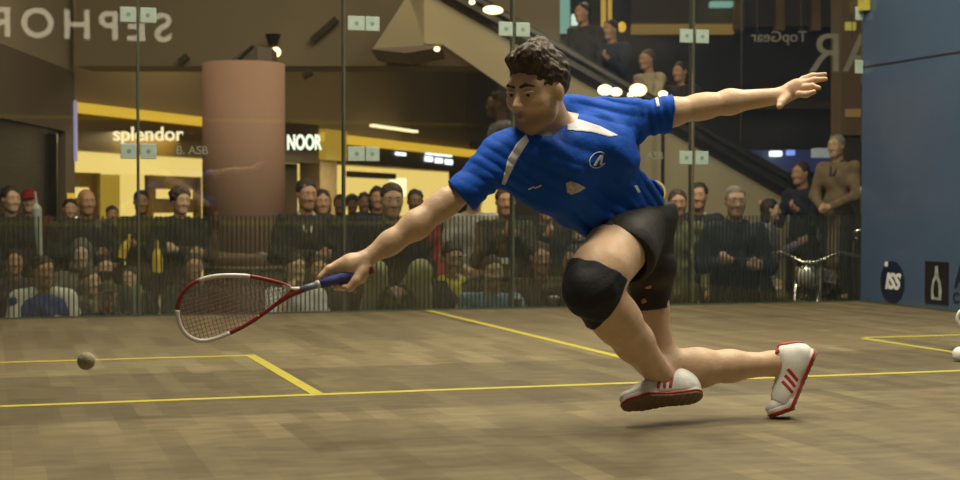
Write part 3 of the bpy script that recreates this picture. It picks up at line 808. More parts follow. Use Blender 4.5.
# dark far side of the hall with its galleries
fd = 33.0
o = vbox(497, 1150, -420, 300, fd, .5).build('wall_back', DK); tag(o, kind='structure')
def far(name, u0, u1, v0, v1, m, label, cat, d=fd-.5, th=.3, group=None):
    o = vbox(u0, u1, v0, v1, d, th).build(name, m); tag(o, label, cat, group); return o
GB3 = mat('gallery_gold', (.40, .26, .08), .5, .3, 1.2); GB = mat('gallery_bronze', (.22, .15, .06), .5, .25, 1.2); GB2 = mat('gallery_dark', (.14, .10, .05), .5, .3, 1)
far('gallery_beam', 632, 735, 24, 33, YL2 if False else lit('gallery_strip', (1, .60, .12), .16), 'horizontal amber gallery strip above the rider in the pale top', 'light strip')
far('gallery_wall', 632, 735, -60, 23, mat('gallery_ochre', (.19, .14, .065), .6, .2, .5), 'ochre gallery wall above the escalator riders', 'wall panel', fd-.4)
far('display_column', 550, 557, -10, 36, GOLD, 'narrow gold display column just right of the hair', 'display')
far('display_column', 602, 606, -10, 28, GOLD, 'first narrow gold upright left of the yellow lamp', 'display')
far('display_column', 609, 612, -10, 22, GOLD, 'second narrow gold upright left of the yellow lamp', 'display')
far('shop_screen', 559, 570, -5, 32, GREENL, 'greenish shop window between the gold columns', 'display')
far('shop_screen', 572, 578, 14, 24, lit('pale_screen', (.8, .95, .8), .8), 'small pale lit square above the orange sign', 'display')
o = MB().prism([P(563, 52, 27), P(574, 46, 27), P(574, 60, 27)], f0*.1).build('orange_sign', ORL); tag(o, 'small orange arrow-shaped sign right of the hair', 'sign')
for u, v, s_, l in ((605, 90, .11, 'leftmost globe lamp of the row behind the blue shoulder'), (616, 92, .09, 'second globe lamp of the row behind the blue shoulder'), (638, 90, .13, 'largest globe lamp right of the blue shoulder'), (630.5, 95, .05, 'smallest globe lamp of the row'), (663, 94, .07, 'rightmost globe lamp of the row above the sleeve'), (622, 27, .07, 'yellow lamp high above the shoulder'), (741, 155, .06, 'amber lamp above the standing couple')):
    r = empty('globe_lamp', tuple(P(u, v, 16.4 if 60 < v < 150 else (24 if v > 60 else 26)))); tag(r, l, 'lamp', None)
    b = P(u, v, 16.4 if 60 < v < 150 else (24 if v > 60 else 26)); s_ = s_*(.58 if 60 < v < 150 else 1)
    part(MB().sphere(b, s_, 14, 10, (1.3, 1, .9) if v > 60 else (1, 1, 1.3)), 'globe', WGL if v < 150 and v > 60 else YL, r)
    b = P(u, v, 16.4 if 60 < v < 150 else (24 if v > 60 else 26))
    if 60 < v < 150: part(MB().tube([b, A3(b[0], b[1], MALL)], .02, 6), 'stem', STEEL, r)
    else: part(MB().tube([b, b+A3(0, 0, 3.0)], .012, 6), 'stem', STEEL, r)
rg = random.Random(5)
for k, (u, v, w_, h_) in enumerate(((722, 4, 11, 3), (777, 154, 5, 3), (792, 153, 3, 3), (826, 153, 10, 5), (700, 148, 6, 2), (848, 153, 5, 4))):
    far('neon_sign', u-w_, u+w_, v-h_, v+h_-1, (GREENL, LETS, BLUL, lit('dim_white_sign', (.7, .75, .7), .25), BLUL, BLUL)[k], ('greenish strip sign at the top right of centre', 'small white sign left of the man in dark at the right', 'small blue neon sign beside the dark standing man', 'dim pale sign in front of the tan coat', 'faint blue neon strip above the escalator', 'blue and white neon sign beside the blue wall')[k], 'sign', fd-.8 if k != 3 else 20)
far('neon_sign', 738, 842, 150, 172, lit('blue_haze_window', (.10, .14, .5), .10), 'wide dim blue shop window behind the people at the right', 'shop window', fd-.45)
far('gallery_beam', 640, 862, 101, 108, GB2, 'dark bronze gallery beam under the outstretched arm', 'beam', fd-.9)
far('gallery_balcony', 736, 842, -60, 26, GB2, 'dark bronze gallery front at the top right', 'wall panel', fd-.6)
for k, u in enumerate((735, 776, 812)):
    far('gallery_upright', u, u+9, -60, 30, GB3, ('first', 'second', 'third')[k]+' bronze upright in the dark gallery at the top right, from the left', 'upright', fd-1.0)
c = P(850, 205, 21); r = empty('square_column', (c[0], c[1], MALL)); tag(r, 'golden brown column beside the blue wall', 'column')
part(vbox(841, 872, -80, 135, 21, .6), 'shaft', mat('column_gold_brown', (.155, .100, .045), .5, .15, 1.5), r); part(vbox(843, 872, 135, 300, 21.1, .5), 'base', DK, r)
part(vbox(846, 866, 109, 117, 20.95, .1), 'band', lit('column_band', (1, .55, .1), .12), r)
o = vbox(846, 856, 22, 30, 20.93, .06).build('yellow_tag', lit('yellow_tag', (1, .8, .1), .3)); tag(o, 'small yellow tag on the golden column', 'tag')
o = MB().sphere(P(655, 192, 15.2), .09, 14, 10, (1.2, 1, 1.3)).build('lamp', lit('amber_lantern', (1, .62, .12), .55)); tag(o, 'round amber lantern glowing behind the back of the blue shirt', 'lamp')

# lit shop signs on the far side of the photographer: readable there, mirrored in the court glass
def mirrored_sign(body, u, v, hpx, dv, m, label, name='shop_sign', bold=.0):
    q = P(u, v, dv); Y = -q[1]
    cap_h = pm(hpx, dv)
    o = text_obj(name, body, cap_h/.72, m, .02, bold, M=frame((q[0], Y, q[2]), (-1, 0, 0), (0, 0, 1), A3(0, 1, 0)), spacing=1.34)
    tag(o, label, 'sign'); return o

for body, u, v, hpx, d, lb in (('TopGear', 779, 37, 11, 20.2, 'small pale reflected shop name, modelled as letters left of the golden column'), ('BEAR', 874, 55, 40, 19.2, 'large dim reflected shop name, modelled as letters, cut off by the blue wall')):
    q = P(u, v, d); o = text_obj('reflection_letters', body, pm(hpx, d)/.72, mat('reflection_letter_tint', (.34, .33, .27), .6, .1), .01, .0, M=frame(q, (-CR[0], -CR[1], 0), (0, 0, 1))); tag(o, lb, 'sign')  # reflections in the glass, put in as solid mirrored letters
    for s_ in (-1, 1): MB().tube([A3(s_*pm(25, d), 0, 0)*0+q+CR*s_*pm(22, d)+A3(0, 0, pm(hpx, d)*.4), q+CR*s_*pm(22, d)+A3(0, 0, 4)], .006, 6).build('wire', STEEL, o)  # wires added to carry the reflection letters
r = empty('landing', tuple(A3(*P(838, 205, 16.3))*A3(1, 1, 0)+A3(0, 0, MALL))); tag(r, 'low black platform under the man in the tan coat', 'platform')
MB().box((-.55, -.45, 0), (.9, .8, P(838, 135, .235*FPX/22.5)[2]-1.75-MALL)).build('upper_step', DK, r); MB().box((-1.3, -.45, 0), (-.56, .8, P(803, 162, .235*FPX/22)[2]-1.80-MALL)).build('lower_step', DK, r)
# ------------------------------------------------------------------ the player
def C(u1, v1, d1, r1, u2, v2, d2, r2, flat=None):
    """tapered limb between two points of the photograph, radii in photo pixels"""
    return cap(P(u1, v1, d1), P(u2, v2, d2), pm(r1, d1), pm(r2, d2), flat)
def E(u, v, d, ru, rv, rd, rot=0):
    a = math.radians(rot); x = CR*math.cos(a)-CU*math.sin(a); y = CR*math.sin(a)+CU*math.cos(a)
    return ell(P(u, v, d), (pm(ru, d), pm(rv, d), rd), np.stack([x, y, CF], 1))
HS = mat('player_skin', (.62, .43, .28), .5, .09, 22, bump=.12, bscale=90, sss=.08)
pl = empty('person', (P(690, 412, 5.1)[0], P(690, 412, 5.1)[1], 0)); tag(pl, 'squash player in blue shirt and black shorts lunging low, one arm stretched out behind', 'person')
# head frame: turned to the left of the picture and down
def dirv(r, u, f): v = CR*r+CU*u+CF*f; return v/np.linalg.norm(v)
hf = dirv(-.66, -.20, -.72); hx = np.cross(hf, dirv(.10, 1, .02)); hx /= np.linalg.norm(hx); hu = np.cross(hx, hf)
HM = np.stack([hx, hf, hu], 1); HC = P(538, 92, 4.60); HSC = 1.02
hq = head_prims(); hloc = lambda X: hq(X/HSC)*HSC
hloc.lo, hloc.hi = hq.lo*HSC, hq.hi*HSC
head = XF(hloc, HM, HC)
def hp(p): return HM@(A3(*p)*HSC)+HC
def ppx(u, v, d): return P(u, v, d)
# arms, hands
R_el, R_wr = (430, 214, 4.53), (363, 261, 4.47)
rh = [C(363, 261, 4.47, 9.5, 350, 266, 4.46, 11.5), C(352, 263, 4.465, 10, 338, 269, 4.46, 8.5), C(364, 268, 4.46, 8, 360, 278, 4.455, 6.5),
      # index finger laid forward along the handle, over its top
      C(340, 264, 4.45, 4.6, 329, 269, 4.44, 3.8), C(329, 269, 4.44, 3.8, 320, 277, 4.43, 3.0),
      # thumb across the near side
      C(362, 272, 4.445, 6.0, 356, 281, 4.43, 4.8), C(356, 281, 4.43, 4.8, 349, 288, 4.425, 3.8)]
for k, (u0, v0) in enumerate(((338, 268), (344, 269), (351, 269.5))):   # three fingers round the back of the handle, tips returning underneath
    rh += [C(u0, v0, 4.475, 4.4, u0-1, v0+9, 4.498, 4.0), C(u0-1, v0+9, 4.498, 4.0, u0-1.5+k*.4, v0+18, 4.475, 3.7), C(u0-1.5+k*.4, v0+18, 4.475, 3.7, u0-1+k, v0+18.5-k*.6, 4.435, 3.2)]
lh = [C(783, 95.5, 5.02, 8.5, 797, 88, 5.02, 9.2, (tuple(CF), .62)), C(792, 90, 5.02, 8, 806, 84, 5.03, 7, (tuple(CF), .62)),
      C(803, 79, 5.03, 3.2, 812, 76, 5.03, 2.9), C(812, 76, 5.03, 2.9, 825, 74.3, 5.03, 2.2),
      C(805, 82.5, 5.01, 3.2, 814, 80, 5.005, 3.0), C(814, 80, 5.005, 3.0, 825.5, 79, 5.0, 2.3),
      C(805, 87, 5.00, 3.2, 812, 86, 4.985, 2.9), C(812, 86, 4.985, 2.9, 819, 88, 4.975, 2.3),
      C(799, 94, 4.99, 3.6, 806, 94.5, 4.98, 3.2), C(806, 94.5, 4.98, 3.2, 814, 92, 4.97, 2.5),
      C(786, 98, 5.0, 5, 781, 103, 4.975, 3.8), C(781, 103, 4.975, 3.8, 779.5, 106.5, 4.96, 3.0)]
legR = [C(632, 226, 4.96, 34, 600, 272, 4.66, 29), C(600, 270, 4.66, 27, 592, 289, 4.61, 24), C(592, 289, 4.62, 24, 618, 322, 4.72, 22.5), C(614, 316, 4.71, 23.5, 634, 342, 4.80, 19), C(634, 342, 4.80, 19, 660, 376, 4.94, 12.5), C(660, 376, 4.94, 12.5, 671, 390, 4.98, 12)]
legL = [C(648, 232, 5.04, 21, 651, 310, 5.02, 16.5), C(651, 310, 5.02, 16.5, 659, 364, 5.00, 18), C(662, 367, 5.0, 19, 698, 368, 5.03, 19), C(698, 368, 5.03, 18.5, 730, 366, 5.07, 15), C(730, 366, 5.07, 15, 773, 364, 5.11, 11), C(773, 363, 5.11, 11, 792, 366, 5.12, 11)]
torso = [C(566, 150, 4.76, 36, 622, 204, 4.95, 28), C(572, 128, 4.77, 14, 612, 122, 4.84, 14), C(515, 152, 4.63, 18, 618, 124, 4.83, 18), C(554, 130, 4.73, 18, 545, 100, 4.65, 16), C(546, 118, 4.69, 16, 536, 128, 4.67, 13)]
armR = [C(508, 154, 4.62, 17, 472, 184, 4.57, 13.0), C(472, 184, 4.57, 13.0, 440, 207, 4.54, 12.4), C(446, 202, 4.54, 12.4, 416, 225, 4.51, 13.2), C(416, 225, 4.51, 13.2, 390, 243, 4.49, 10.6), C(390, 243, 4.49, 10.6, 363, 261, 4.47, 8.2)]
armL = [C(625, 122, 4.84, 17, 672, 112, 4.91, 13.2), C(672, 112, 4.91, 13.2, 705, 106, 4.95, 11.6), C(700, 107, 4.94, 11.6, 730, 102, 4.98, 11.4), C(730, 102, 4.98, 11.4, 783, 95.5, 5.02, 7.8)]
flow = U(torso+armR+legR+legL+armL, .03)
bodysd = U([flow, U(rh, .008), U(lh, .008)], .012)
bodysd = U([bodysd, head], .02)
bo = solid('body', bodysd, .0036, HS, pl, world=True)
# close-cropped beard and redder lips/knuckles: colouring of the skin itself, stored per vertex
co_ = np.empty(len(bo.data.vertices)*3, np.float32); bo.data.vertices.foreach_get('co', co_)
q_ = ((co_.reshape(-1, 3)+A3(*pl.location)-HC)@HM)/HSC
ss = lambda a, b, x: np.clip((x-a)/(b-a), 0, 1)**2*(3-2*np.clip((x-a)/(b-a), 0, 1))
bw = ss(-.030, -.072, q_[:, 2])*ss(-.02, .035, q_[:, 1])*ss(-.16, -.125, q_[:, 2])
bw = np.maximum(bw, .8*np.exp(-((q_[:, 0]/.022)**2+((q_[:, 2]+.050)/.007)**2))*(q_[:, 1] > .05))
bw *= 1-.8*np.exp(-((q_[:, 0]/.020)**2+((q_[:, 2]+.066)/.010)**2))
bw *= (np.abs(q_[:, 0]) < .1)*(np.abs(q_[:, 2]) < .16)
at = bo.data.attributes.new('beard', 'FLOAT', 'POINT'); at.data.foreach_set('value', bw.astype(np.float32))
nt = HS.node_tree; bs_ = nt.nodes['Principled BSDF']; src = bs_.inputs['Base Color'].links[0].from_socket
an = nt.nodes.new('ShaderNodeAttribute'); an.attribute_name = 'beard'; mx = nt.nodes.new('ShaderNodeMix'); mx.data_type = 'RGBA'
ml = nt.nodes.new('ShaderNodeMath'); ml.operation = 'MULTIPLY'; ml.inputs[1].default_value = .62; nt.links.new(an.outputs['Fac'], ml.inputs[0]); nt.links.new(ml.outputs[0], mx.inputs[0])
nt.links.new(src, mx.inputs[6]); mx.inputs[7].default_value = (.16, .105, .07, 1); nt.links.new(mx.outputs[2], bs_.inputs['Base Color'])
# hair: short sides, thick raised top
hv = U([WR(ell((0, -.020, .044), (.080, .102, .090)), .003, 130, 1), WR(cap((-.03, .050, .116), (.025, -.055, .126), .038, .034), .004, 150, 2), ell((.0, .064, .104), (.058, .030, .026))], .03)
hv = WR(hv, .003, 230, 4, dirs=[(1, .2, .3), (.8, -.4, .5)], n=5)
hv = SUB(hv, ell((0, .112, .0), (.079, .074, .076)), .010)
hv = SUB(hv, rbox((0, .062, -.090), (.12, .085, .088), .01), .010)
hv = SUB(hv, rbox((0, -.05, -.150), (.14, .14, .085), .01), .010)
sd = INT(hv, half((0, 0, -.06), (0, 0, -1)))
hh = lambda X: hv(X/HSC)*HSC
hh.lo, hh.hi = hv.lo*HSC, hv.hi*HSC
solid('hair', XF(hh, HM, HC), .0035, HAIRM['brown'], pl, world=True)
for i in (-1, 1):
    eo = MB().sphere(hp((i*.032, .0765, .006)), .0128, 20, 14).build('eye', EYEW, pl, True, world=True)
    ib = MB().sphere(hp((i*.032-.0015, .0838, .003)), .0070, 14, 10).build('iris', IRIS, eo, True)
    for v in ib.data.vertices: v.co -= pl.location
    lid = U([cap(hp((i*.017, .0870, .0105)), hp((i*.032, .0905, .0125)), .0048), cap(hp((i*.032, .0905, .0125)), hp((i*.048, .0815, .0090)), .0048), cap(hp((i*.020, .0855, -.0035)), hp((i*.044, .0820, -.0035)), .0028)], .004)
    solid('eyelid', lid, .0018, HS, pl, world=True)
    br = U([cap(hp((i*.013, .0915, .026)), hp((i*.032, .0925, .0325)), .0048), cap(hp((i*.032, .0925, .0325)), hp((i*.053, .077, .027)), .0048, .0028)], .004)
    solid('eyebrow', br, .0018, BROW, pl, world=True)
lips = U([cap(hp((-.021, .079, -.0645)), hp((0, .0915, -.0615)), .003, .0045), cap(hp((.021, .079, -.0645)), hp((0, .0915, -.0615)), .003, .0045), cap(hp((-.014, .082, -.070)), hp((.014, .082, -.070)), .005)], .004)
solid('lips', lips, .0018, LIP, pl, world=True)
STU = mat('stubble', (.33, .20, .125), .7, .25, 150)
bs = SUB(OFF(hloc, .0012), rbox((0, -.02, 0), (.2, .060, .2), .01), .01)
bs = INT(bs, half((0, 0, -.052), (0, -.45, 1)), k=.008)


# shirt
BLUE = mat('blue_shirt_cloth', (.010, .085, .50), .72, .10, 10, bump=.25, bscale=55, spec=.15)
WHP = mat('white_shirt_panel', (.66, .68, .74), .7, .05, 20); 
shp = [C(571, 111, 4.79, 16, 628, 113, 4.85, 16), C(512, 153, 4.62, 25, 622, 125, 4.84, 21), C(548, 158, 4.68, 32, 604, 152, 4.78, 34), C(580, 158, 4.76, 39, 627, 203, 4.94, 30, (tuple(CF), .85)),
       C(520, 172, 4.64, 24, 590, 222, 4.84, 16), C(560, 185, 4.70, 26, 612, 216, 4.88, 20), C(640, 190, 4.96, 9, 660, 200, 5.02, 13), C(640, 200, 4.97, 14, 664, 206, 5.0, 10),
       C(507, 154, 4.62, 24, 464, 194, 4.555, 19.5), C(622, 124, 4.84, 19.5, 674, 112.5, 4.90, 18.5)]
sh0 = U(shp, .035)
sh0 = WR(sh0, .0105, 30, 11, dirs=[CR*.5+CU*.9, CR*.9+CU*.5, CU, CR*.8-CU*.3], n=6)
sh0 = WR(sh0, .0065, 62, 5, dirs=[CR*.7+CU*.7, CU, CR*.2+CU*.9], n=6)
def FOLDS(a, regs):
    # bundles of creases: (centre u, v, d, radius, crease direction in the picture, spacing, depth)
    R_ = [(P(u, v, d), r, (CR*math.cos(math.radians(t))+CU*math.sin(math.radians(t))), 2*math.pi/sp, am) for u, v, d, r, t, sp, am in regs]
    def f(X):
        w = a(X)
        for c, r, n, k, am in R_:
            Q = X-c; s_ = Q@n; e = np.exp(-(Q*Q).sum(1)/(r*r))
            w = w-am*e*(np.abs(np.sin(k*.5*s_+.8*np.sin((Q@CU)*14)+.5*np.sin((Q@CR)*19)))*2-1)
        return w
    f.lo, f.hi = a.lo-.012, a.hi+.012
    return f
sh0 = FOLDS(sh0, [(646, 192, 4.97, .11, 35, .034, .008), (622, 150, 4.88, .10, -20, .036, .006), (500, 180, 4.60, .09, 60, .034, .006), (585, 208, 4.82, .13, 50, .045, .006), (600, 110, 4.80, .10, 80, .040, .004), (655, 115, 4.86, .07, 10, .030, .004), (548, 170, 4.66, .12, 70, .055, .004)])
cutR = half(P(466, 202, 4.55), dirv(-.74, -.68, .0)); cutL = half(P(671, 113, 4.9), dirv(.99, -.05, .08))
cutB = half(P(592, 241, 4.86), dirv(.38, -.92, .0)); cutB2 = half(P(655, 208.5, 5.0), dirv(.04, -1.0, .02)); 
def hem(X):
    a = cutB(X); b = cutB2(X); return np.minimum(a, b) if False else np.maximum(a, b)
hem.lo = hem.hi = None
neck = U([C(548, 127, 4.69, 16.5, 538, 96, 4.58, 24), C(545, 136, 4.66, 12, 540, 120, 4.60, 16)], .02)
body_slim = U(armR+armL, .03)
shs = INT(sh0, cutR, cutL, cutB, k=.004)
shs = SUB(shs, neck, .006)
# open the sleeves so that the cloth stands off the arm
shs = SUB(shs, U([C(462, 197, 4.56, 13.5, 446, 211, 4.54, 16.5), C(667, 113.5, 4.89, 14.0, 682, 110.5, 4.92, 16.5)], .005), .003)
so = solid('shirt', shs, .0040, BLUE, pl, world=True)
def biggest(V, F):
    lab = np.arange(len(V))
    while True:
        m = lab[F].min(1); new = lab.copy()
        for c in range(4): np.minimum.at(new, F[:, c], m)
        new = new[new]
        if (new == lab).all(): break
        lab = new
    ids, cn = np.unique(lab, return_counts=True); ids = ids[cn >= .3*cn.max()]
    dep = [((V[lab == i]-CAM)@CF).mean() for i in ids]; keep = lab == ids[int(np.argmin(dep))]
    idx = np.cumsum(keep)-1; F = F[keep[F[:, 0]]]
    return V[keep], idx[F]
# patches worked into the cloth, each a thin layer on top of it
def patch(name, m, pts, d0, d1, lift=.0022, h=.0022, parent=so):
    pp = polyprism([P(u, v, (d0+d1)/2) for u, v in pts], None, d0, d1)
    sd = INT(OFF(shs, lift), pp, k=.001)
    inner = OFF(shs, -.004)
    sd = SUB(sd, inner, .001)
    V, Fq = skin(sd, h)
    if len(Fq) == 0: print('EMPTY PATCH', name); return
    V, Fq = biggest(V, Fq)
    V = V-A3(*pl.location)
    return mesh_obj(name, V, Fq, m, parent, True)
patch('white_panel', WHP, [(526, 134), (529, 141), (517, 160), (505, 185), (501.5, 184), (508, 158), (517, 143)], 4.45, 4.70)
patch('white_panel', WHP, [(567, 119), (580, 119.5), (600, 126), (619, 135.5), (610, 137), (590, 132), (567, 130)], 4.55, 4.90)
ring = [(598+10.5*math.cos(a)*.85, 160+10.5*math.sin(a)*.78-2*math.cos(a)) for a in np.linspace(0.6, 5.6, 26)]
ring2 = [(598+9.3*math.cos(a)*.85, 160+9.3*math.sin(a)*.78-2*math.cos(a)) for a in np.linspace(5.6, 0.6, 26)]
patch('emblem', WHP, ring+ring2, 4.5, 4.85, h=.0015)
patch('emblem', WHP, [(593, 166), (600, 155), (603.5, 155), (602, 165), (599.5, 165), (600.5, 159), (596, 166)], 4.5, 4.85, h=.0015)
CRM = mat('cream_badge', (.50, .46, .38), .7, .25, 120)
patch('badge', CRM, [(566, 183), (570, 181), (577, 183), (586, 188), (579, 192), (571, 195), (567, 192)], 4.5, 4.85, h=.0018)
patch('lettering', WHP, [(528, 188.5), (534, 186), (535, 187.5), (541, 184.5), (542, 186), (535, 189), (534, 188), (528.5, 190)], 4.4, 4.85, h=.0012)
patch('sleeve_print', WHP, [(655, 98), (658, 97), (660, 106), (657, 107)], 4.6, 4.9, h=.0015)
patch('hip_print', WHP, [(634, 186), (637, 185), (641, 192), (638, 193)], 4.7, 5.0, h=.0015)
# collar
solid('collar', WR(U([C(567, 98, 4.80, 4.2, 567, 114, 4.76, 4.2), C(567, 114, 4.76, 4.2, 565, 130, 4.70, 4), C(565, 130, 4.70, 4, 548, 142, 4.63, 3.6), C(548, 142, 4.63, 3.6, 530, 134, 4.60, 3.4), C(530, 134, 4.60, 3.4, 522, 124, 4.63, 3.6)], .006), .001, 60), .0025, mat('navy_collar', (.012, .03, .16), .7), so, world=True)

# shorts
BLK = mat('black_shorts_cloth', (.016, .015, .014), .7, .2, 14, bump=.25, bscale=50)
sq = [C(628, 214, 4.97, 31, 655, 214, 5.02, 22), C(634, 228, 4.96, 35, 622, 250, 4.82, 37), C(650, 236, 5.02, 25, 652, 312, 5.01, 20), C(640, 230, 5.0, 34, 650, 262, 4.98, 27)]
tdir = P(593, 284, 4.62)-P(634, 226, 4.97); tdir /= np.linalg.norm(tdir)
shortR = INT(U(sq[:2]+[sq[3]], .03), half(P(619, 258, 4.80), tdir*.75-CU*.25), k=.004)
shortR = SUB(shortR, C(619, 256, 4.82, 31, 600, 278, 4.66, 33), .004)
shortL = INT(U([sq[2], sq[3]], .03), half(P(652, 309, 5.0), dirv(.05, -1, .05)), half(P(674, 280, 5.0), dirv(1, 0, 0)), k=.004)
shortL = SUB(shortL, C(654, 305, 5.02, 17.5, 654, 330, 5.02, 18.5), .004)
sho = U([shortR, shortL], .01)
sho = INT(sho, half(P(640, 206, 4.95), dirv(-.08, 1, 0)), k=.004)
sh2 = WR(sho, .006, 36, 21, n=6)
so2 = solid('shorts', sh2, .0042, BLK, pl, world=True)
def patch2(name, m, pts, d0, d1):
    pp = polyprism([P(u, v, (d0+d1)/2) for u, v in pts], None, d0, d1)
    sd = SUB(INT(OFF(sh2, .0022), pp, k=.001), OFF(sh2, -.004), .001); V, Fq = skin(sd, .0018)
    if len(Fq): V, Fq = biggest(V, Fq)
    if len(Fq): return mesh_obj(name, V-A3(*pl.location), Fq, m, so2, True)
    print('EMPTY', name)
ORP = mat('orange_print', (.60, .26, .05), .6, .2, 60)
patch2('print', ORP, [(645, 287), (651, 285), (652, 288), (646, 289)], 4.8, 5.05)
patch2('print', ORP, [(641, 300), (645, 298), (647, 302), (642, 304)], 4.8, 5.05)
patch2('print', WHP, [(593, 230), (601, 229), (606, 230), (606, 231.5), (600, 231), (594, 232)], 4.5, 4.98)
patch2('side_stripe', mat('grey_piping', (.05, .06, .09), .7), [(606, 222), (612, 221), (618, 240), (616, 246), (610, 244)], 4.5, 4.98)
# knee brace
kb = INT(OFF(U(legR, .03), pm(3.2, 4.65)), half(P(594, 268, 4.64), dirv(.39, .92, .25)), half(P(604, 304, 4.68), dirv(.86, -.50, .3)), k=.006)
kb = WR(U([kb, INT(E(586, 291, 4.60, 22, 24, .07), half(P(604, 304, 4.68), dirv(.86, -.50, .3)))], .02), .0025, 120, 3)
solid('knee_brace', kb, .0036, mat('knee_brace_neoprene', (.008, .010, .016), .75, .2, 30, bump=.2, bscale=80), pl, world=True)

# shoes
SW = mat('shoe_white', (.74, .75, .73), .45, .06, 40, bump=.1, bscale=70); SR = mat('shoe_red', (.42, .018, .022), .5, .1, 40); SB = mat('shoe_sole_gum', (.20, .135, .075), .6, .15, 40)
def shoe(label, ankle, toe, down, L=.292, bend=0.0, sidev=1):
    """toe, down = directions of the foot; ankle = joint centre"""
    t = toe/np.linalg.norm(toe); dn = down-t*(down@t); dn /= np.linalg.norm(dn); x = np.cross(t, -dn)
    M = np.stack([x, t, -dn], 1)    # x across, y to the toe, z up from the sole
    O = ankle+dn*.085               # sole plane under the ankle
    s = L/.292
    def T(f0):
        f = lambda X: f0(X/s)*s
        f.lo, f.hi = f0.lo*s, f0.hi*s
        if bend:
            def g(X):
                X = X.copy(); y = X[:, 1]-.132; m = y > 0; a = bend
                c, sn = math.cos(a), math.sin(a); yy = X[m, 1]-.132; zz = X[m, 2]-.012
                X[m, 1] = .132+c*yy+sn*zz; X[m, 2] = .012-sn*yy+c*zz
                return f(X)
            g.lo, g.hi = f.lo-.06, f.hi+.06; return XF(g, M*1.0, O)
        return XF(f, M, O)
    foot = U([ell((0, -.028, .052), (.036, .048, .050)), cap((0, -.01, .075), (0, -.012, .100), .036, .034), cap((0, .02, .050), (.0, .10, .036), .038, .036), cap((0, .10, .032), (-.004*sidev, .165, .026), .042, .030, ((0, 0, 1), .75)), cap((0, -.04, .03), (0, .06, .028), .034, .033)], .035)
    foot = INT(foot, half((0, 0, .010), (0, 0, -1)), half((0, -.015, .118), (0, -.15, 1)), k=.006)
    foot = SUB(foot, cap((0, -.012, .095), (0, -.012, .14), .0255, .029), .006)
    r = solid('shoe', T(foot), .0028, SW, pl, world=True); r['label'] = label
    out = [(.030*math.cos(a)*1.05, -.045-.035*(-math.sin(a))) for a in np.linspace(math.pi, 2*math.pi, 9)]
    def plan(X, g=0.0):
        # outline of the sole: two circles and a waist
        a = cap((0, -.040, 0), (0, .04, 0), .036+g, .033+g); b = cap((0, .04, 0), (0, .115, 0), .033+g, .045+g); c = cap((0, .115, 0), (-.006*sidev, .158, 0), .045+g, .034+g)
        Y = X.copy(); Y[:, 2] = 0
        return np.minimum(np.minimum(a(Y), b(Y)), c(Y))
    def slab(z0, z1, g):
        f = lambda X: np.maximum(plan(X, g), np.maximum(z0-X[:, 2], X[:, 2]-z1))
        f.lo, f.hi = A3(-.06, -.085, z0-.004), A3(.06, .205, z1+.004); return f
    solid('midsole', T(slab(.008, .022, .002)), .0026, SW, r, world=False); _shift(r)
    solid('red_foxing', T(slab(.0035, .0105, .004)), .0022, SR, r); _shift(r)
    tread = SUB(slab(-.004, .005, .001), U([cap((-.05, y, -.004), (.05, y+.01, -.004), .0022) for y in np.arange(-.06, .18, .022)], .001), .001)
    solid('outsole', T(tread), .0022, SB, r); _shift(r)
    for sg in (-1, 1):
        for k in range(3):
            y = .030+k*.021
            st = INT(SUB(OFF(foot, .0022), OFF(foot, -.004), .001), rbox((sg*.045, y, .042), (.030, .0052, .024), .001, np.array([[1, 0, 0], [0, math.cos(.45), -math.sin(.45)], [0, math.sin(.45), math.cos(.45)]])), k=.001)
            solid('stripe', T(st), .0020, SR, r); _shift(r)
    co = INT(SUB(OFF(foot, .003), OFF(foot, -.006), .001), U([cap((0, -.060, .118), (0, -.075, .060), .026, .018), cap((-.03, -.02, .118), (.03, -.02, .118), .011)], .01), k=.001)
    solid('red_collar', T(co), .0022, SR, r); _shift(r)
    for k in range(4):
        y = .045+k*.022; z = .088-k*.0115
        lc = INT(OFF(foot, .0022), rbox((0, y, .06), (.017, .0035, .04), .001), half((0, 0, .034), (0, 0, -1)), k=.001)
        lc = SUB(lc, OFF(foot, -.003), .001)
        solid('lace', T(lc), .0020, WSHOE, r); _shift(r)
    return r
def _shift(r):
    o = r.children[-1] if False else bpy.data.objects[_last()]
    me = o.data; n = len(me.vertices); c = np.empty(n*3, np.float32); me.vertices.foreach_get('co', c)
    c = c.reshape(-1, 3)-np.array(pl.location, np.float32); me.vertices.foreach_set('co', c.ravel()); me.update()
_LAST = ['']
_solid0 = solid
def solid(*a, **k):
    o = _solid0(*a, **k); _LAST[0] = o.name; return o
def _last(): return _LAST[0]
shoe('white shoe of the trailing leg, standing on its toes', P(783, 362, 5.11), dirv(-.42, -.90, -.12), dirv(.90, -.42, -.10), bend=.80, L=.306)
shoe('white shoe of the leading foot, rolled so that its sole shows', P(672, 377, 4.97), dirv(-.90, -.06, -.28), dirv(.02, -.80, -.62), L=.30, sidev=-1)

solid('sock', C(769, 364, 5.11, 11.6, 784, 366, 5.12, 12.5), .0026, WSHOE, pl, world=True)
solid('sock', C(664, 375, 4.955, 13.4, 671, 386, 4.975, 13.6), .0026, WSHOE, pl, world=True)

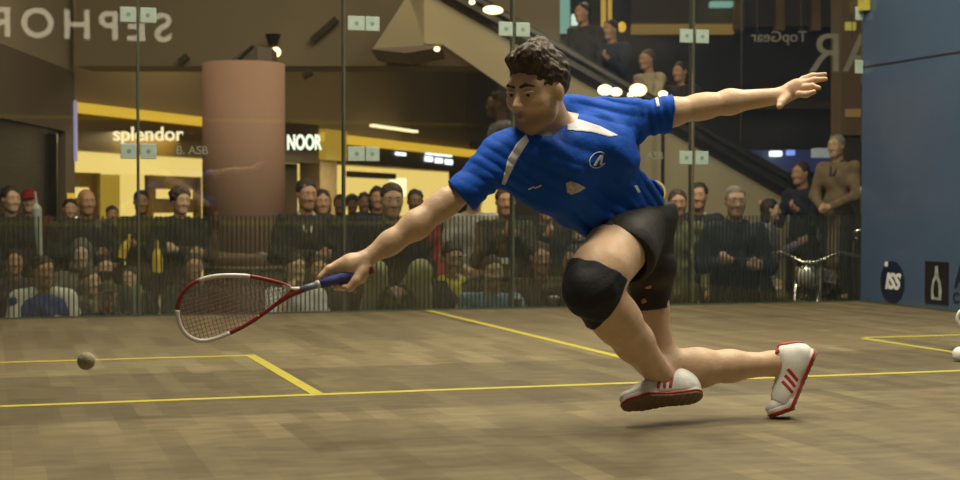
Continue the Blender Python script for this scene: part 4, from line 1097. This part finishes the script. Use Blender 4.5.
# ------------------------------------------------------------------ racket
RD = 4.44
rk = empty('squash_racket', tuple(P(345, 276, RD))); tag(rk, 'dark red and white squash racket with a blue grip, held by the lunging player', 'racket')
RR = mat('racket_red', (.20, .018, .022), .35, .15, 20); RW = mat('racket_white', (.62, .62, .58), .35, .05, 20); RG = mat('racket_grey', (.14, .17, .22), .4, .1); GRIP = mat('blue_grip_tape', (.055, .075, .30), .7, .15, 60, bump=.4, bscale=120)
STR = mat('racket_string_red', (.30, .12, .10), .5, .1)
ol = [(293, 291), (284, 284.5), (268, 280), (250, 276.5), (232, 275.5), (214, 276.5), (199, 280.5), (187, 288), (180, 298), (177.5, 310), (179, 322), (184, 332), (192, 338.5), (203, 341), (216, 338.5), (230, 333), (246, 325), (260, 316), (275, 305), (286, 296.5)]
def dpt(u): return RD-(346-u)/166*.10
OL3 = [P(u, v, dpt(u)) for u, v in ol]
def cr(pts, n=6, closed=True):
    out = []; m = len(pts)
    for i in range(m if closed else m-1):
        p0, p1, p2, p3 = [pts[(i+k) % m] if closed else pts[min(max(i+k, 0), m-1)] for k in (-1, 0, 1, 2)]
        for j in range(n):
            t = j/n; out.append(.5*((2*p1)+(-p0+p2)*t+(2*p0-5*p1+4*p2-p3)*t*t+(-p0+3*p1-3*p2+p3)*t**3))
    return out
ring = cr(OL3, 6)
def seg(i0, i1, r): 
    mb = MB(); pts = [ring[k % len(ring)] for k in range(i0*6, i1*6+1)]; mb.tube(pts, r, 10); return mb
for i0, i1, m_ in ((-3, 3, RR), (3, 6, RW), (6, 9, RR), (9, 15, RW), (15, 17, RR)):
    seg(i0, i1, .0062 if m_ is RR else .0066).build('frame', m_, rk, True, world=True)
MB().tube([P(275, 305, dpt(275)), P(290, 295, dpt(290)), P(303, 289.5, dpt(303)), P(312, 286, dpt(312))], [.0062, .008, .0095, .0095], 10).build('shaft_fork', RR, rk, True, world=True)
MB().tube([P(283, 284.5, dpt(283)), P(292, 289, dpt(292)), P(304, 289.3, dpt(304))], [.006, .0065, .008], 10).build('shaft_fork', RW, rk, True, world=True)
MB().tube([P(300, 290, dpt(300)), P(318, 284.6, dpt(318))], [.0095, .0105], 12).build('shaft', RG, rk, True, world=True)
MB().tube([P(316, 285.2, dpt(316)), P(321, 283.7, dpt(321))], [.0125, .013], 12).build('white_band', RW, rk, True, world=True)
MB().tube([P(320, 284, dpt(320)), P(332, 280.3, dpt(332)), P(371, 269, 4.46)], [.0138, .0142, .0150], 14).build('grip', GRIP, rk, True, world=True)
MB().tube([P(370, 269.3, 4.46), P(373, 268.4, 4.461)], [.0165, .0165], 14).build('butt_cap', RR, rk, True, world=True)
# strings, clipped to the hoop
pc = P(230, 308, dpt(230)); ax = P(290, 291, dpt(290))-P(180, 322, dpt(180)); ax /= np.linalg.norm(ax); ay = CU-ax*(CU@ax); ay /= np.linalg.norm(ay)
R2 = np.array([[(q-pc)@ax, (q-pc)@ay] for q in ring])
def clip(a0, dr):
    hits = []
    for i in range(len(R2)):
        p, q = R2[i], R2[(i+1) % len(R2)]; e = q-p; den = dr[0]*e[1]-dr[1]*e[0]
        if abs(den) < 1e-9: continue
        w = p-a0; t = (w[0]*e[1]-w[1]*e[0])/den; s_ = (w[0]*dr[1]-w[1]*dr[0])/den
        if 0 <= s_ < 1: hits.append(t)
    return (min(hits), max(hits)) if len(hits) >= 2 else None
mb = MB()
for k in range(-14, 20):
    for dr, a0 in ((np.array([0., 1.]), np.array([k*.0115, 0.])), (np.array([1., 0.]), np.array([0., k*.0115]))):
        c_ = clip(a0, dr)
        if c_: mb.tube([pc+ax*(a0[0]+dr[0]*t)+ay*(a0[1]+dr[1]*t) for t in c_], .0009, 5)
mb.build('strings', STR, rk, world=True)
b = P(86.3, 361, 3.39); br = empty('squash_ball', tuple(b)); 
bpy.data.objects.remove(br)
o = MB().sphere((0, 0, 0), .0200, 32, 20).build('squash_ball', mat('ball_rubber', (.32, .29, .18), .8, .15, 60, bump=.3, bscale=200), None, True); o.location = Vector(b); tag(o, 'small dull olive squash ball in the air at the left', 'ball')
# ------------------------------------------------------------------ spectators
ST = 'standing spectators'
K = (.030, .028, .026); NV = (.022, .028, .045); GY = (.16, .15, .14); 
def umbrella_x(root, pr, hp, s, dz): pass
# back row, standing
spec(10, 187, 24.5, 'man in a black coat standing at the far left edge of the crowd', pose='front', top=K, hair=('short', 'black'), look=(-25, 0), collar=(.03, .03, .03))
spec(29, 190, 22, 'person in a dark red top and cap standing just left of the dark kiosk post', pose='front', top=(.16, .02, .02), hair=('cap', (.25, .02, .015)), look=(10, 0))
spec(70, 199, 22, 'short dark-haired spectator in black in front of the left shop window', pose='down', top=K, hair=('short', 'black'), H=1.62)
spec(86, 189, 25, 'broad bald man in a black jacket before the left display window', pose='crossed', top=K, hair=('bald', 'black'), fat=1.15, look=(-15, 5), skin=1)
spec(112, 206, 19, 'small spectator with black hair right of the bald man', pose='front', top=(.03, .025, .02), hair=('short', 'black'), skin=1)
spec(141, 191, 22, 'spectator in an olive jacket with folded arms behind the glass joint at the left', pose='crossed', top=(.085, .075, .035), hair=('short', 'brown'), skin=1)
spec(180, 188, 25, 'curly-haired man in a black jacket with folded arms left of the rose pillar', pose='crossed', top=K, hair=('curly', 'black'), fat=1.15, look=(-20, 4))
spec(306, 180, 27.8, 'man in a dark suit with a white shirt front just right of the rose pillar', pose=('crossed', 'down'), top=K, collar=(.45, .43, .38), hair=('short', 'black'), look=(-15, 6), skin=1)
spec(322, 190, 24, 'dark-haired person standing right of the man in the suit', pose='down', top=(.022, .018, .02), hair=('long', 'black'), skin=1)
spec(340, 195, 19, 'leftmost of the dark silhouettes in front of the right shop', pose='down', top=K, hair=('short', 'black'), skin=2)
spec(352, 196, 17, 'second dark silhouette in front of the right shop', pose='down', top=(.03, .03, .03), hair=('curly', 'black'), skin=2)
spec(364, 193, 20, 'third dark silhouette, left of the youth in khaki trousers', pose='down', top=K, hair=('short', 'black'), skin=2)
spec(377, 187, 21, 'dark-haired head just behind the left of the youth in khaki trousers', pose='down', top=NV, hair=('long', 'black'), skin=1)
spec(415, 190, 23, 'dark-skinned man standing right of the youth, in a red top', pose='down', top=(.24, .025, .03), hair=('short', 'black'), skin=2, fat=1.1)
spec(433, 198, 18, 'dark head in front of the glowing shop, above the forearm', pose='down', top=K, hair=('short', 'black'), skin=2)
spec(474, 180, 27, 'man in a light grey T-shirt standing below the blue sleeve', pose='front', top=(.30, .28, .26), short_sleeve=True, hair=('short', 'brown'), fat=1.05, legs=(.03, .035, .05))
spec(505, 188, 28, 'man in a dark olive coat standing under the blue shirt', pose='phone', top=(.05, .045, .03), hair=('short', 'brown'), collar=(.14, .15, .10), skin=1)
spec(546, 196, 25, 'person in black with gold-banded sleeves raising an arm, left of the knee', pose=('phone', 'down'), top=(.022, .02, .016), hair=('short', 'black'), skin=1)
# seated rows
SE = dict(sit=True)
spec(14, 249, 27, 'seated spectator in dark purple behind the man in the blue and white jersey', top=(.04, .02, .05), hair=('short', 'black'), pose='lap', skin=1, **SE)
def jersey(root, pr, hp, s, dz):
    w = fabric((.62, .62, .58))
    for i in (-1, 1):
        f = U([cap(A3(i*.085, -.01, 1.455+dz), A3(i*.178, .01, 1.415+dz), .060, .077), cap(A3(i*.178, .01, 1.415+dz), A3(i*.178, .01, 1.415+dz)+(pr[i][0]-A3(i*.178, .01, 1.405+dz))*.62, .077, .070)], .03)
        solid('white_sleeve', _sc(f, s), .010, w, root)
    MB().lathe([(.028, -.004), (.028, .004)], (0, -.134*s, (1.20+dz)*s), 20, 'y').build('badge', w, root)
    MB().box((.06*s, -.142*s, (1.27+dz)*s), (.11*s, -.110*s, (1.30+dz)*s)).build('print', w, root)
spec(43, 257, 32, 'seated man in a blue and white jersey at the left, behind the glass', top=(.018, .045, .22), hair=('short', 'brown'), pose='lap', look=(-12, 2), short_sleeve=True, extra=jersey, fat=1.15, H=1.74, sit=True, skin=1)
spec(81, 242, 26, 'seated spectator with a grey hood up', top=(.13, .12, .11), hair=('hood', (.13, .12, .11)), pose='lap', look=(5, 5), **SE)
spec(104, 256, 28, 'seated man with dark beard and jacket, right of the hooded one', top=K, hair=('short', 'black'), pose='lap', beard=True, look=(-10, 0), **SE)
spec(90, 269, 30.5, 'bare-headed man seated low in front of the hooded one', top=(.05, .045, .04), hair=('short', 'brown'), pose='lap', look=(-20, 0), scarf=(.20, .17, .12), **SE)
spec(107, 282, 32, 'child in an olive cap seated lowest, left of the paper strip', top=(.04, .04, .035), hair=('cap', (.09, .085, .05)), pose='lap', H=1.3, skin=1, sit=True)
spec(130, 267, 27, 'seated man in black with his face turned, beside the white paper strip', top=(.02, .022, .02), hair=('short', 'black'), pose='lap', look=(25, 0), **SE)
spec(193, 254, 29, 'seated spectator with glasses partly behind the racket head', top=(.03, .04, .035), hair=('short', 'brown'), pose='lap', glasses=True, skin=1, **SE)
def tee(root, pr, hp, s, dz):
    MB().lathe([(.055, -.004), (.055, .004)], (.0, -.138*s, (1.19+dz)*s), 22, 'y').build('print', fabric((.32, .42, .06)), root)
    MB().box((-.10*s, -.145*s, (1.20+dz)*s), (-.055*s, -.115*s, (1.235+dz)*s)).build('small_print', fabric((.30, .03, .03)), root)
spec(295, 254, 31, 'boy in a white T-shirt with a hand on his cheek, seated behind the racket grip', top=(.62, .63, .66), hair=('short', 'brown'), pose=('chin', 'lap'), short_sleeve=True, look=(-15, 0), extra=tee, H=1.66, **SE)
spec(318, 256, 30, 'seated spectator with short hair right of the boy in white', top=(.035, .03, .025), hair=('short', 'brown'), pose='lap', skin=1, **SE)
# the youth on a high stool
yd = 10.75; yp = P(390, 184, yd)
sz = P(390, 276, yd)[2]
def youth(root, pr, hp, s, dz): pass
yt = person('youth in a black top and khaki trousers sitting high, behind the racket arm', (P(391, 200, yd)[0], P(391, 200, yd)[1], yp[2]-1.306*1.0), -6, H=1.75, seated=True, pose='front', knees=(.155, -.34, .25), skin=0, hair=('short', 'brown'), top=(.022, .024, .030), legs=(.50, .50, .29), look=(-2, 4), collar=(.05, .05, .05))
stl = empty('bar_stool', (yt.location[0], yt.location[1]+.02, MALL)); tag(stl, 'tall black stool under the youth in khaki trousers', 'stool')
seatz = yt.location[2]+.35-MALL
MB().lathe([(.02, seatz-.05), (.17, seatz-.05), (.18, seatz-.02), (.17, seatz), (.02, seatz)], (0, 0, 0), 28).build('seat', SHOEM, stl, True)
for k in range(4):
    a = math.pi/4+k*math.pi/2; MB().tube([(math.cos(a)*.22, math.sin(a)*.22, 0), (math.cos(a)*.13, math.sin(a)*.13, seatz-.05)], .014, 8).build('leg', STEEL, stl)
MB().tube([(math.cos(a)*.19, math.sin(a)*.19, .35) for a in np.linspace(0, 2*math.pi, 20, endpoint=False)], .010, 6, closed=True).build('foot_ring', STEEL, stl)
spec(452, 243, 31, 'man in a black jacket with a yellow scarf seated right of the khaki trousers', top=K, hair=('short', 'black'), pose='lap', scarf=(.48, .42, .06), skin=1, look=(-15, 8), fat=1.15, **SE)
spec(492, 257, 33, 'child in a pale blue top seated below the blue shirt', top=(.18, .30, .42), hair=('short', 'brown'), pose='lap', H=1.5, look=(-10, 0), sit=True)
spec(540, 243, 30, 'person in a brown jacket seated left of the knee brace', top=(.055, .042, .03), hair=('long', 'brown'), pose='lap', skin=1, look=(-10, 5), **SE)
spec(573, 247, 32.5, 'man with short hair seated directly behind the knee brace', top=(.04, .035, .03), hair=('short', 'black'), pose='lap', look=(15, 0), skin=1, **SE)
spec(578, 216, 24.5, 'person in a green-grey hood behind the thigh of the player', top=(.10, .12, .06), hair=('hood', (.11, .13, .07)), pose='down', H=1.6)
# right side
spec(677, 190, 27, 'person in a long olive green coat standing just right of the shorts', top=(.13, .13, .06), coat=True, legs=(.10, .10, .06), hair=('short', 'brown'), pose='down', skin=1)
spec(698, 183, 25, 'man in a dark suit and white shirt, left of the man in the navy coat', top=(.018, .018, .028), collar=(.40, .40, .38), hair=('short', 'black'), pose='down', look=(15, 0), skin=1)
spec(735, 187, 30, 'grey-haired man in a navy coat with folded arms, standing at the right', top=(.024, .032, .055), coat=True, legs=(.02, .022, .03), hair=('short', 'grey'), pose='crossed', fat=1.18, look=(-5, 0), scarf=(.03, .035, .045))
spec(768, 199, 23, 'dark-haired girl in a black vest and pale sleeves right of the navy coat', top=(.20, .20, .24), hair=('long', 'black'), pose=('down', 'hold'), H=1.62, face=60, legs=(.02, .02, .03))
spec(803, 162, 22, 'tall man in dark clothes seen from the side above the motorcycle', top=(.018, .022, .035), hair=('short', 'black'), pose='hold', face=-70, skin=1, H=1.80)
spec(838, 135, 22.5, 'grey-haired man in a long tan coat beside the golden column', top=(.20, .15, .09), hair=('short', 'grey'), pose='front', coat=True, collar=(.05, .04, .03), face=-60, legs=(.03, .03, .03), skin=0, H=1.75, fat=.92)
# riders on the escalator
def rider(u, v, hpx, label, **kw):
    d = 17.8; p = P(u, v, d); return person(label, (p[0], p[1], p[2]-1.72), kw.pop('face', -90), H=1.72, **kw)
rider(649, 50, 20, 'escalator rider in a cream hooded top reaching for the hand rail', pose=('down', 'hold'), top=(.40, .35, .24), hair=('short', 'brown'), face=-70, skin=1)
rider(584, 3, 20, 'escalator rider in black near the top, right of the orange sign', pose='down', top=K, hair=('short', 'black'), face=-60, skin=1)
rider(612, 20, 20, 'escalator rider in navy between the orange sign and the yellow lamp', pose=('down', 'hold'), top=NV, hair=('short', 'black'), face=-60, skin=1)
rider(682, 62, 20, 'dark escalator rider behind the one in the cream top', pose='down', top=K, hair=('long', 'black'), face=-60, skin=1)
# second player at the right edge
rp = P(1008, 353, 7.2)
def kit(root, pr, hp, s, dz): pass
p2 = person('second player in white shoes, only a toe showing at the right edge', (rp[0], rp[1], 0), -84, H=1.78, pose='back', stride=.24, top=(.5, .5, .5), legs=(.03, .03, .05), shorts=True, short_sleeve=True, white_shoes=True, hair=('short', 'brown'))
r2 = empty('squash_racket', tuple(P(1000, 300, 7.0))); tag(r2, 'white-tipped racket hanging at the right edge, only its tip showing', 'racket')
q0 = P(968, 318, 7.0)
rg2 = [q0+CR*(.070*math.cos(a)+.02)+CU*(.05*math.sin(a)) for a in np.linspace(0, 2*math.pi, 24, endpoint=False)]
part(MB().tube(rg2, .008, 8, closed=True), 'frame', RW, r2); part(MB().tube([rg2[0], q0+CR*.35+CU*.35], .012, 8), 'handle', GRIP, r2)

# things the crowd holds or has set down
o = MB().lathe([(.004, -.62), (.02, -.50), (.045, -.05), (.012, .0), (.010, .10)], (0, 0, 0), 14).build('folded_umbrella', mat('pale_nylon', (.42, .44, .42), .5, .15, 10)); o.location = Vector(P(36, 203, 13.5)); o.rotation_euler = (0, math.radians(-4), 0); tag(o, 'long pale folded umbrella held upright near the left edge', 'umbrella')
AM = lit('amber_drink', (1, .62, .06), .30)
for u, v, l in ((157, 272, 'bright yellow bottle in front of the olive jacket, left of the rose pillar'), (121, 258, 'smaller tilted yellow bottle, right of the hooded spectator')):
    o = MB().lathe([(.005, 0), (.045, 0), (.047, .10), (.040, .14), (.016, .18), (.014, .24), (.017, .245), (.005, .25)], (0, 0, 0), 20).build('yellow_bottle', mat('yellow_bottle_plastic', (.75, .50, .04), .35, .1)); o.location = Vector(P(u, v, 12.0)); tag(o, l, 'bottle')
    if u < 130: o.rotation_euler = (0, .35, 0); o.scale = (.8, .8, .8)
LEDGE = MB().box((-3.6, .20, .0), (W, .26, .015))
for u, v, l in ((517, 309, 'left paper cup on the ledge behind the glass'), (554, 307, 'right paper cup on the ledge behind the glass, beside the knee')):
    q = onY(u, v, .055); r = empty('paper_cup', (q[0], q[1], 0)); tag(r, l, 'cup')
    MB().lathe([(.028, 0), (.030, .004), (.036, .062)], (0, 0, 0), 20).build('cup_body', mat('cup_brown', (.20, .16, .10), .5), r, True); MB().lathe([(.038, .060), (.040, .066), (.034, .080)], (0, 0, 0), 20).build('lid', WPR, r, True)
q = onY(136, 314, .06); o = MB().box((q[0]-.03, .050, 0), (q[0]+.03, .054, .20)).build('paper_strip', WPR); tag(o, 'upright white paper strip behind the glass at the left', 'paper')
q = P(507, 261, 11.3); o = MB().box((-.045, -.005, -.022), (.045, .005, .022), .002).build('phone', WPR); o.location = Vector(q); tag(o, 'white phone held up between the two seated faces under the shirt', 'phone')
q = P(304, 222, 12.9); o = MB().box((-.03, -.003, -.06), (.03, .003, .06)).build('paper_sheet', WPR); o.location = Vector(q); o.rotation_euler = (0, .3, 0); tag(o, 'small white sheet held by the man in the suit right of the pillar', 'paper')

# motorcycle
mp = P(818, 300, 12.5); mo = empty('motorcycle', (mp[0], mp[1], MALL+.22), math.radians(50)); tag(mo, 'dark motorcycle with chrome parts standing behind the glass next to the blue wall', 'motorcycle')
pz = MB().box((-.95, -.35, -.22), (1.05, .45, 0)).build('display_stand', DK); pz.location = mo.location; pz.rotation_euler = mo.rotation_euler; tag(pz, 'low black display stand under the motorcycle', 'stand')
CHR = mat('chrome', (.75, .73, .68), .22, .05, metal=1.0); PNT = mat('black_paint', (.012, .014, .018), .15, .2, spec=.6, coat=.6); RUB = mat('tyre_rubber', (.012, .012, .012), .8, .2)
for x in (-.68, .70):
    w_ = MB().tube([(x+.27*math.cos(a), 0, .31+.27*math.sin(a)) for a in np.linspace(0, 2*math.pi, 36, endpoint=False)], .045, 10, closed=True).build('wheel', RUB, mo, True)
    MB().tube([(x+.215*math.cos(a), 0, .31+.215*math.sin(a)) for a in np.linspace(0, 2*math.pi, 36, endpoint=False)], .012, 6, closed=True).build('rim', CHR, w_, True)
    s_ = MB()
    for k in range(16):
        a = k*math.pi/8; s_.tube([(x, -.03*(-1)**k, .31), (x+.21*math.cos(a), 0, .31+.21*math.sin(a))], .003, 4)
    s_.lathe([(.03, -.05), (.04, -.02), (.04, .02), (.03, .05)], (x, 0, .31), 14, 'y'); s_.build('spokes', CHR, w_)
    MB().tube([(x+.34*math.cos(a), 0, .31+.34*math.sin(a)) for a in np.linspace(.5, 2.6, 14)], .045, 8).build('mudguard', PNT, mo, True)
solid('fuel_tank', U([cap((-.22, 0, .80), (.12, 0, .74), .13, .10), ell((-.10, 0, .80), (.24, .15, .12))], .05), .012, PNT, mo)
solid('saddle', WR(U([cap((.14, 0, .70), (.42, 0, .68), .10, .11, ((0, 0, 1), .6)), cap((.42, 0, .70), (.66, 0, .76), .09, .07, ((0, 0, 1), .7))], .04), .004, 40), .012, RUB, mo)
e_ = MB().box((-.17, -.13, .22), (.17, .13, .44), .03)
for k in range(6): e_.box((-.24+k*.0, -.11, .45+k*.028), (-.02, .11, .46+k*.028)); e_.box((.02, -.11, .45+k*.028), (.20, .11, .46+k*.028))
e_.build('engine', CHR, mo)
MB().tube([(-.12, -.14, .42), (-.22, -.17, .30), (-.10, -.18, .18), (.30, -.18, .17), (.85, -.18, .24)], [.022, .024, .026, .036, .044], 12).build('exhaust_pipe', CHR, mo, True)
MB().tube([(-.12, -.13, .52), (-.26, -.16, .44), (-.16, -.19, .27), (.30, -.20, .28), (.80, -.20, .36)], [.020, .022, .024, .034, .040], 12).build('exhaust_pipe', CHR, mo, True)
for y in (-.09, .09): MB().tube([(-.69, y, .31), (-.40, y, .92)], .02, 10).build('fork', CHR, mo, True)
MB().tube([(-.20, -.38, 1.0), (-.34, -.24, 1.04), (-.42, -.05, .96), (-.42, .05, .96), (-.34, .24, 1.04), (-.20, .38, 1.0)], .013, 8).build('handlebar', CHR, mo, True)
h_ = MB().sphere((-.50, 0, .84), .10, 18, 12, (.9, 1, 1)).build('headlight', CHR, mo, True); MB().sphere((-.56, 0, .84), .075, 16, 10, (.6, 1, 1)).build('lens', mat('lens_glass', (.6, .6, .55), .05), h_, True)
for y in (-.42, .42): MB().tube([(-.32, y*.75, 1.03), (-.33, y*.85, 1.16)], .005, 6).sphere((-.33, y*.9, 1.19), .05, 12, 8, (.3, 1, .7)).build('mirror', CHR, mo, True)
MB().tube([(-.40, 0, .90), (.05, 0, .62), (.45, 0, .60), (.70, 0, .31)], .022, 8).tube([(-.38, 0, .84), (-.20, 0, .30), (.20, 0, .22), (.45, 0, .58)], .020, 8).build('frame_tube', PNT, mo)
# benches for the seated rows (hidden by the edge of the stage)
for y, x0, x1, l in ((1.9, -4.9, -1.2, 'long black bench of the seated spectators at the left'), (1.15, -1.3, 2.2, 'long black bench of the seated spectators in the middle')):
    pass
# ------------------------------------------------------------------ lights and camera
def area(name, loc, target, size, power, col, sy=None):
    l = bpy.data.lights.new(name, 'AREA'); l.energy = power; l.color = col; l.shape = 'RECTANGLE'; l.size = size; l.size_y = sy or size
    o = bpy.data.objects.new(name, l); COL.objects.link(o); o.location = loc
    o.rotation_euler = (Vector(target)-Vector(loc)).to_track_quat('-Z', 'Y').to_euler(); return o
WARM = (1, .88, .66)
for i, (x, y) in enumerate(((-1.8, -6.0), (1.8, -5.4), (-1.4, -3.4), (2.0, -2.8))):
    area('court_lamp', (x, y, 5.0), (x*.8, y, 0), 1.5, 150, WARM, .5)
for x, y, p in ((-3, 5, 32), (1.5, 5, 32), (4.5, 8, 50), (0, 12, 70), (6, 15, 100)):
    area('hall_and_fill_lamp', (x, y, 4.4), (x, y, 0), 1.4, p, (1, .72, .40))
for q, t, p in (((-1, .6, 6.5), tuple(P(150, 60, 18)), 105), ((3.5, .6, 6.5), tuple(P(560, 120, 17)), 90)):
    area('hall_and_fill_lamp', q, t, 2.5, p, (1, .84, .58))  # fill lamps added out of view to brighten the far walls
area('hall_and_fill_lamp', (3.0, 1.5, 3.4), (2.9, 2.4, 0), .35, 38, (1, .86, .6))  # small fill lamp added to put highlights on the motorcycle
for x in (-2.2, 1.4): area('hall_and_fill_lamp', (x, .4, 4.0), (x, 2.2, -.5), 1.0, 22, (1, .84, .6))  # unseen fill added to lift the crowd close to the glass
for u, d, p in ((135, 21.5, 50), (400, 27, 90)):
    q = P(u, 185, d); area('shop_lamp', (q[0], q[1], 1.7), (q[0], q[1], -.9), 1.5, p, (1, .78, .38))
SGN = lit('sign_letters_behind', (1, .86, .60), 3.2); 
mirrored_sign('SEPHORA', 64, 25.5, 29, 27.0, SGN, 'lit shop name reflected mirror-wise at the top left of the glass', bold=.012)
#mirrored_sign('TopGear', 779, 36, 11.5, 30.0, SGN2, 'small lit shop name reflected mirror-wise at the upper right of the glass')
#mirrored_sign('BEAR', 874, 56, 40, 28.0, SGN2, 'large dim shop name reflected mirror-wise beside the blue wall')
w = bpy.data.worlds.new('World'); SC.world = w; w.use_nodes = True
w.node_tree.nodes['Background'].inputs[0].default_value = (.80, .70, .50, 1); w.node_tree.nodes['Background'].inputs[1].default_value = .085
cam = bpy.data.cameras.new('camera'); co = bpy.data.objects.new('camera', cam); COL.objects.link(co); SC.camera = co
cam.sensor_fit = 'HORIZONTAL'; cam.sensor_width = 36; cam.lens = FPX/960*36; cam.clip_start = .05; cam.clip_end = 200
co.matrix_world = Matrix([[CR[0], CU[0], -CF[0], CAM[0]], [CR[1], CU[1], -CF[1], CAM[1]], [CR[2], CU[2], -CF[2], CAM[2]], [0, 0, 0, 1]])
cam.dof.use_dof = True; cam.dof.focus_distance = 4.85; cam.dof.aperture_fstop = 5.6
vs = SC.view_settings; vs.view_transform = 'Standard'; vs.look = 'None'; vs.exposure = 0.18; vs.gamma = 1; vs.use_curve_mapping = False
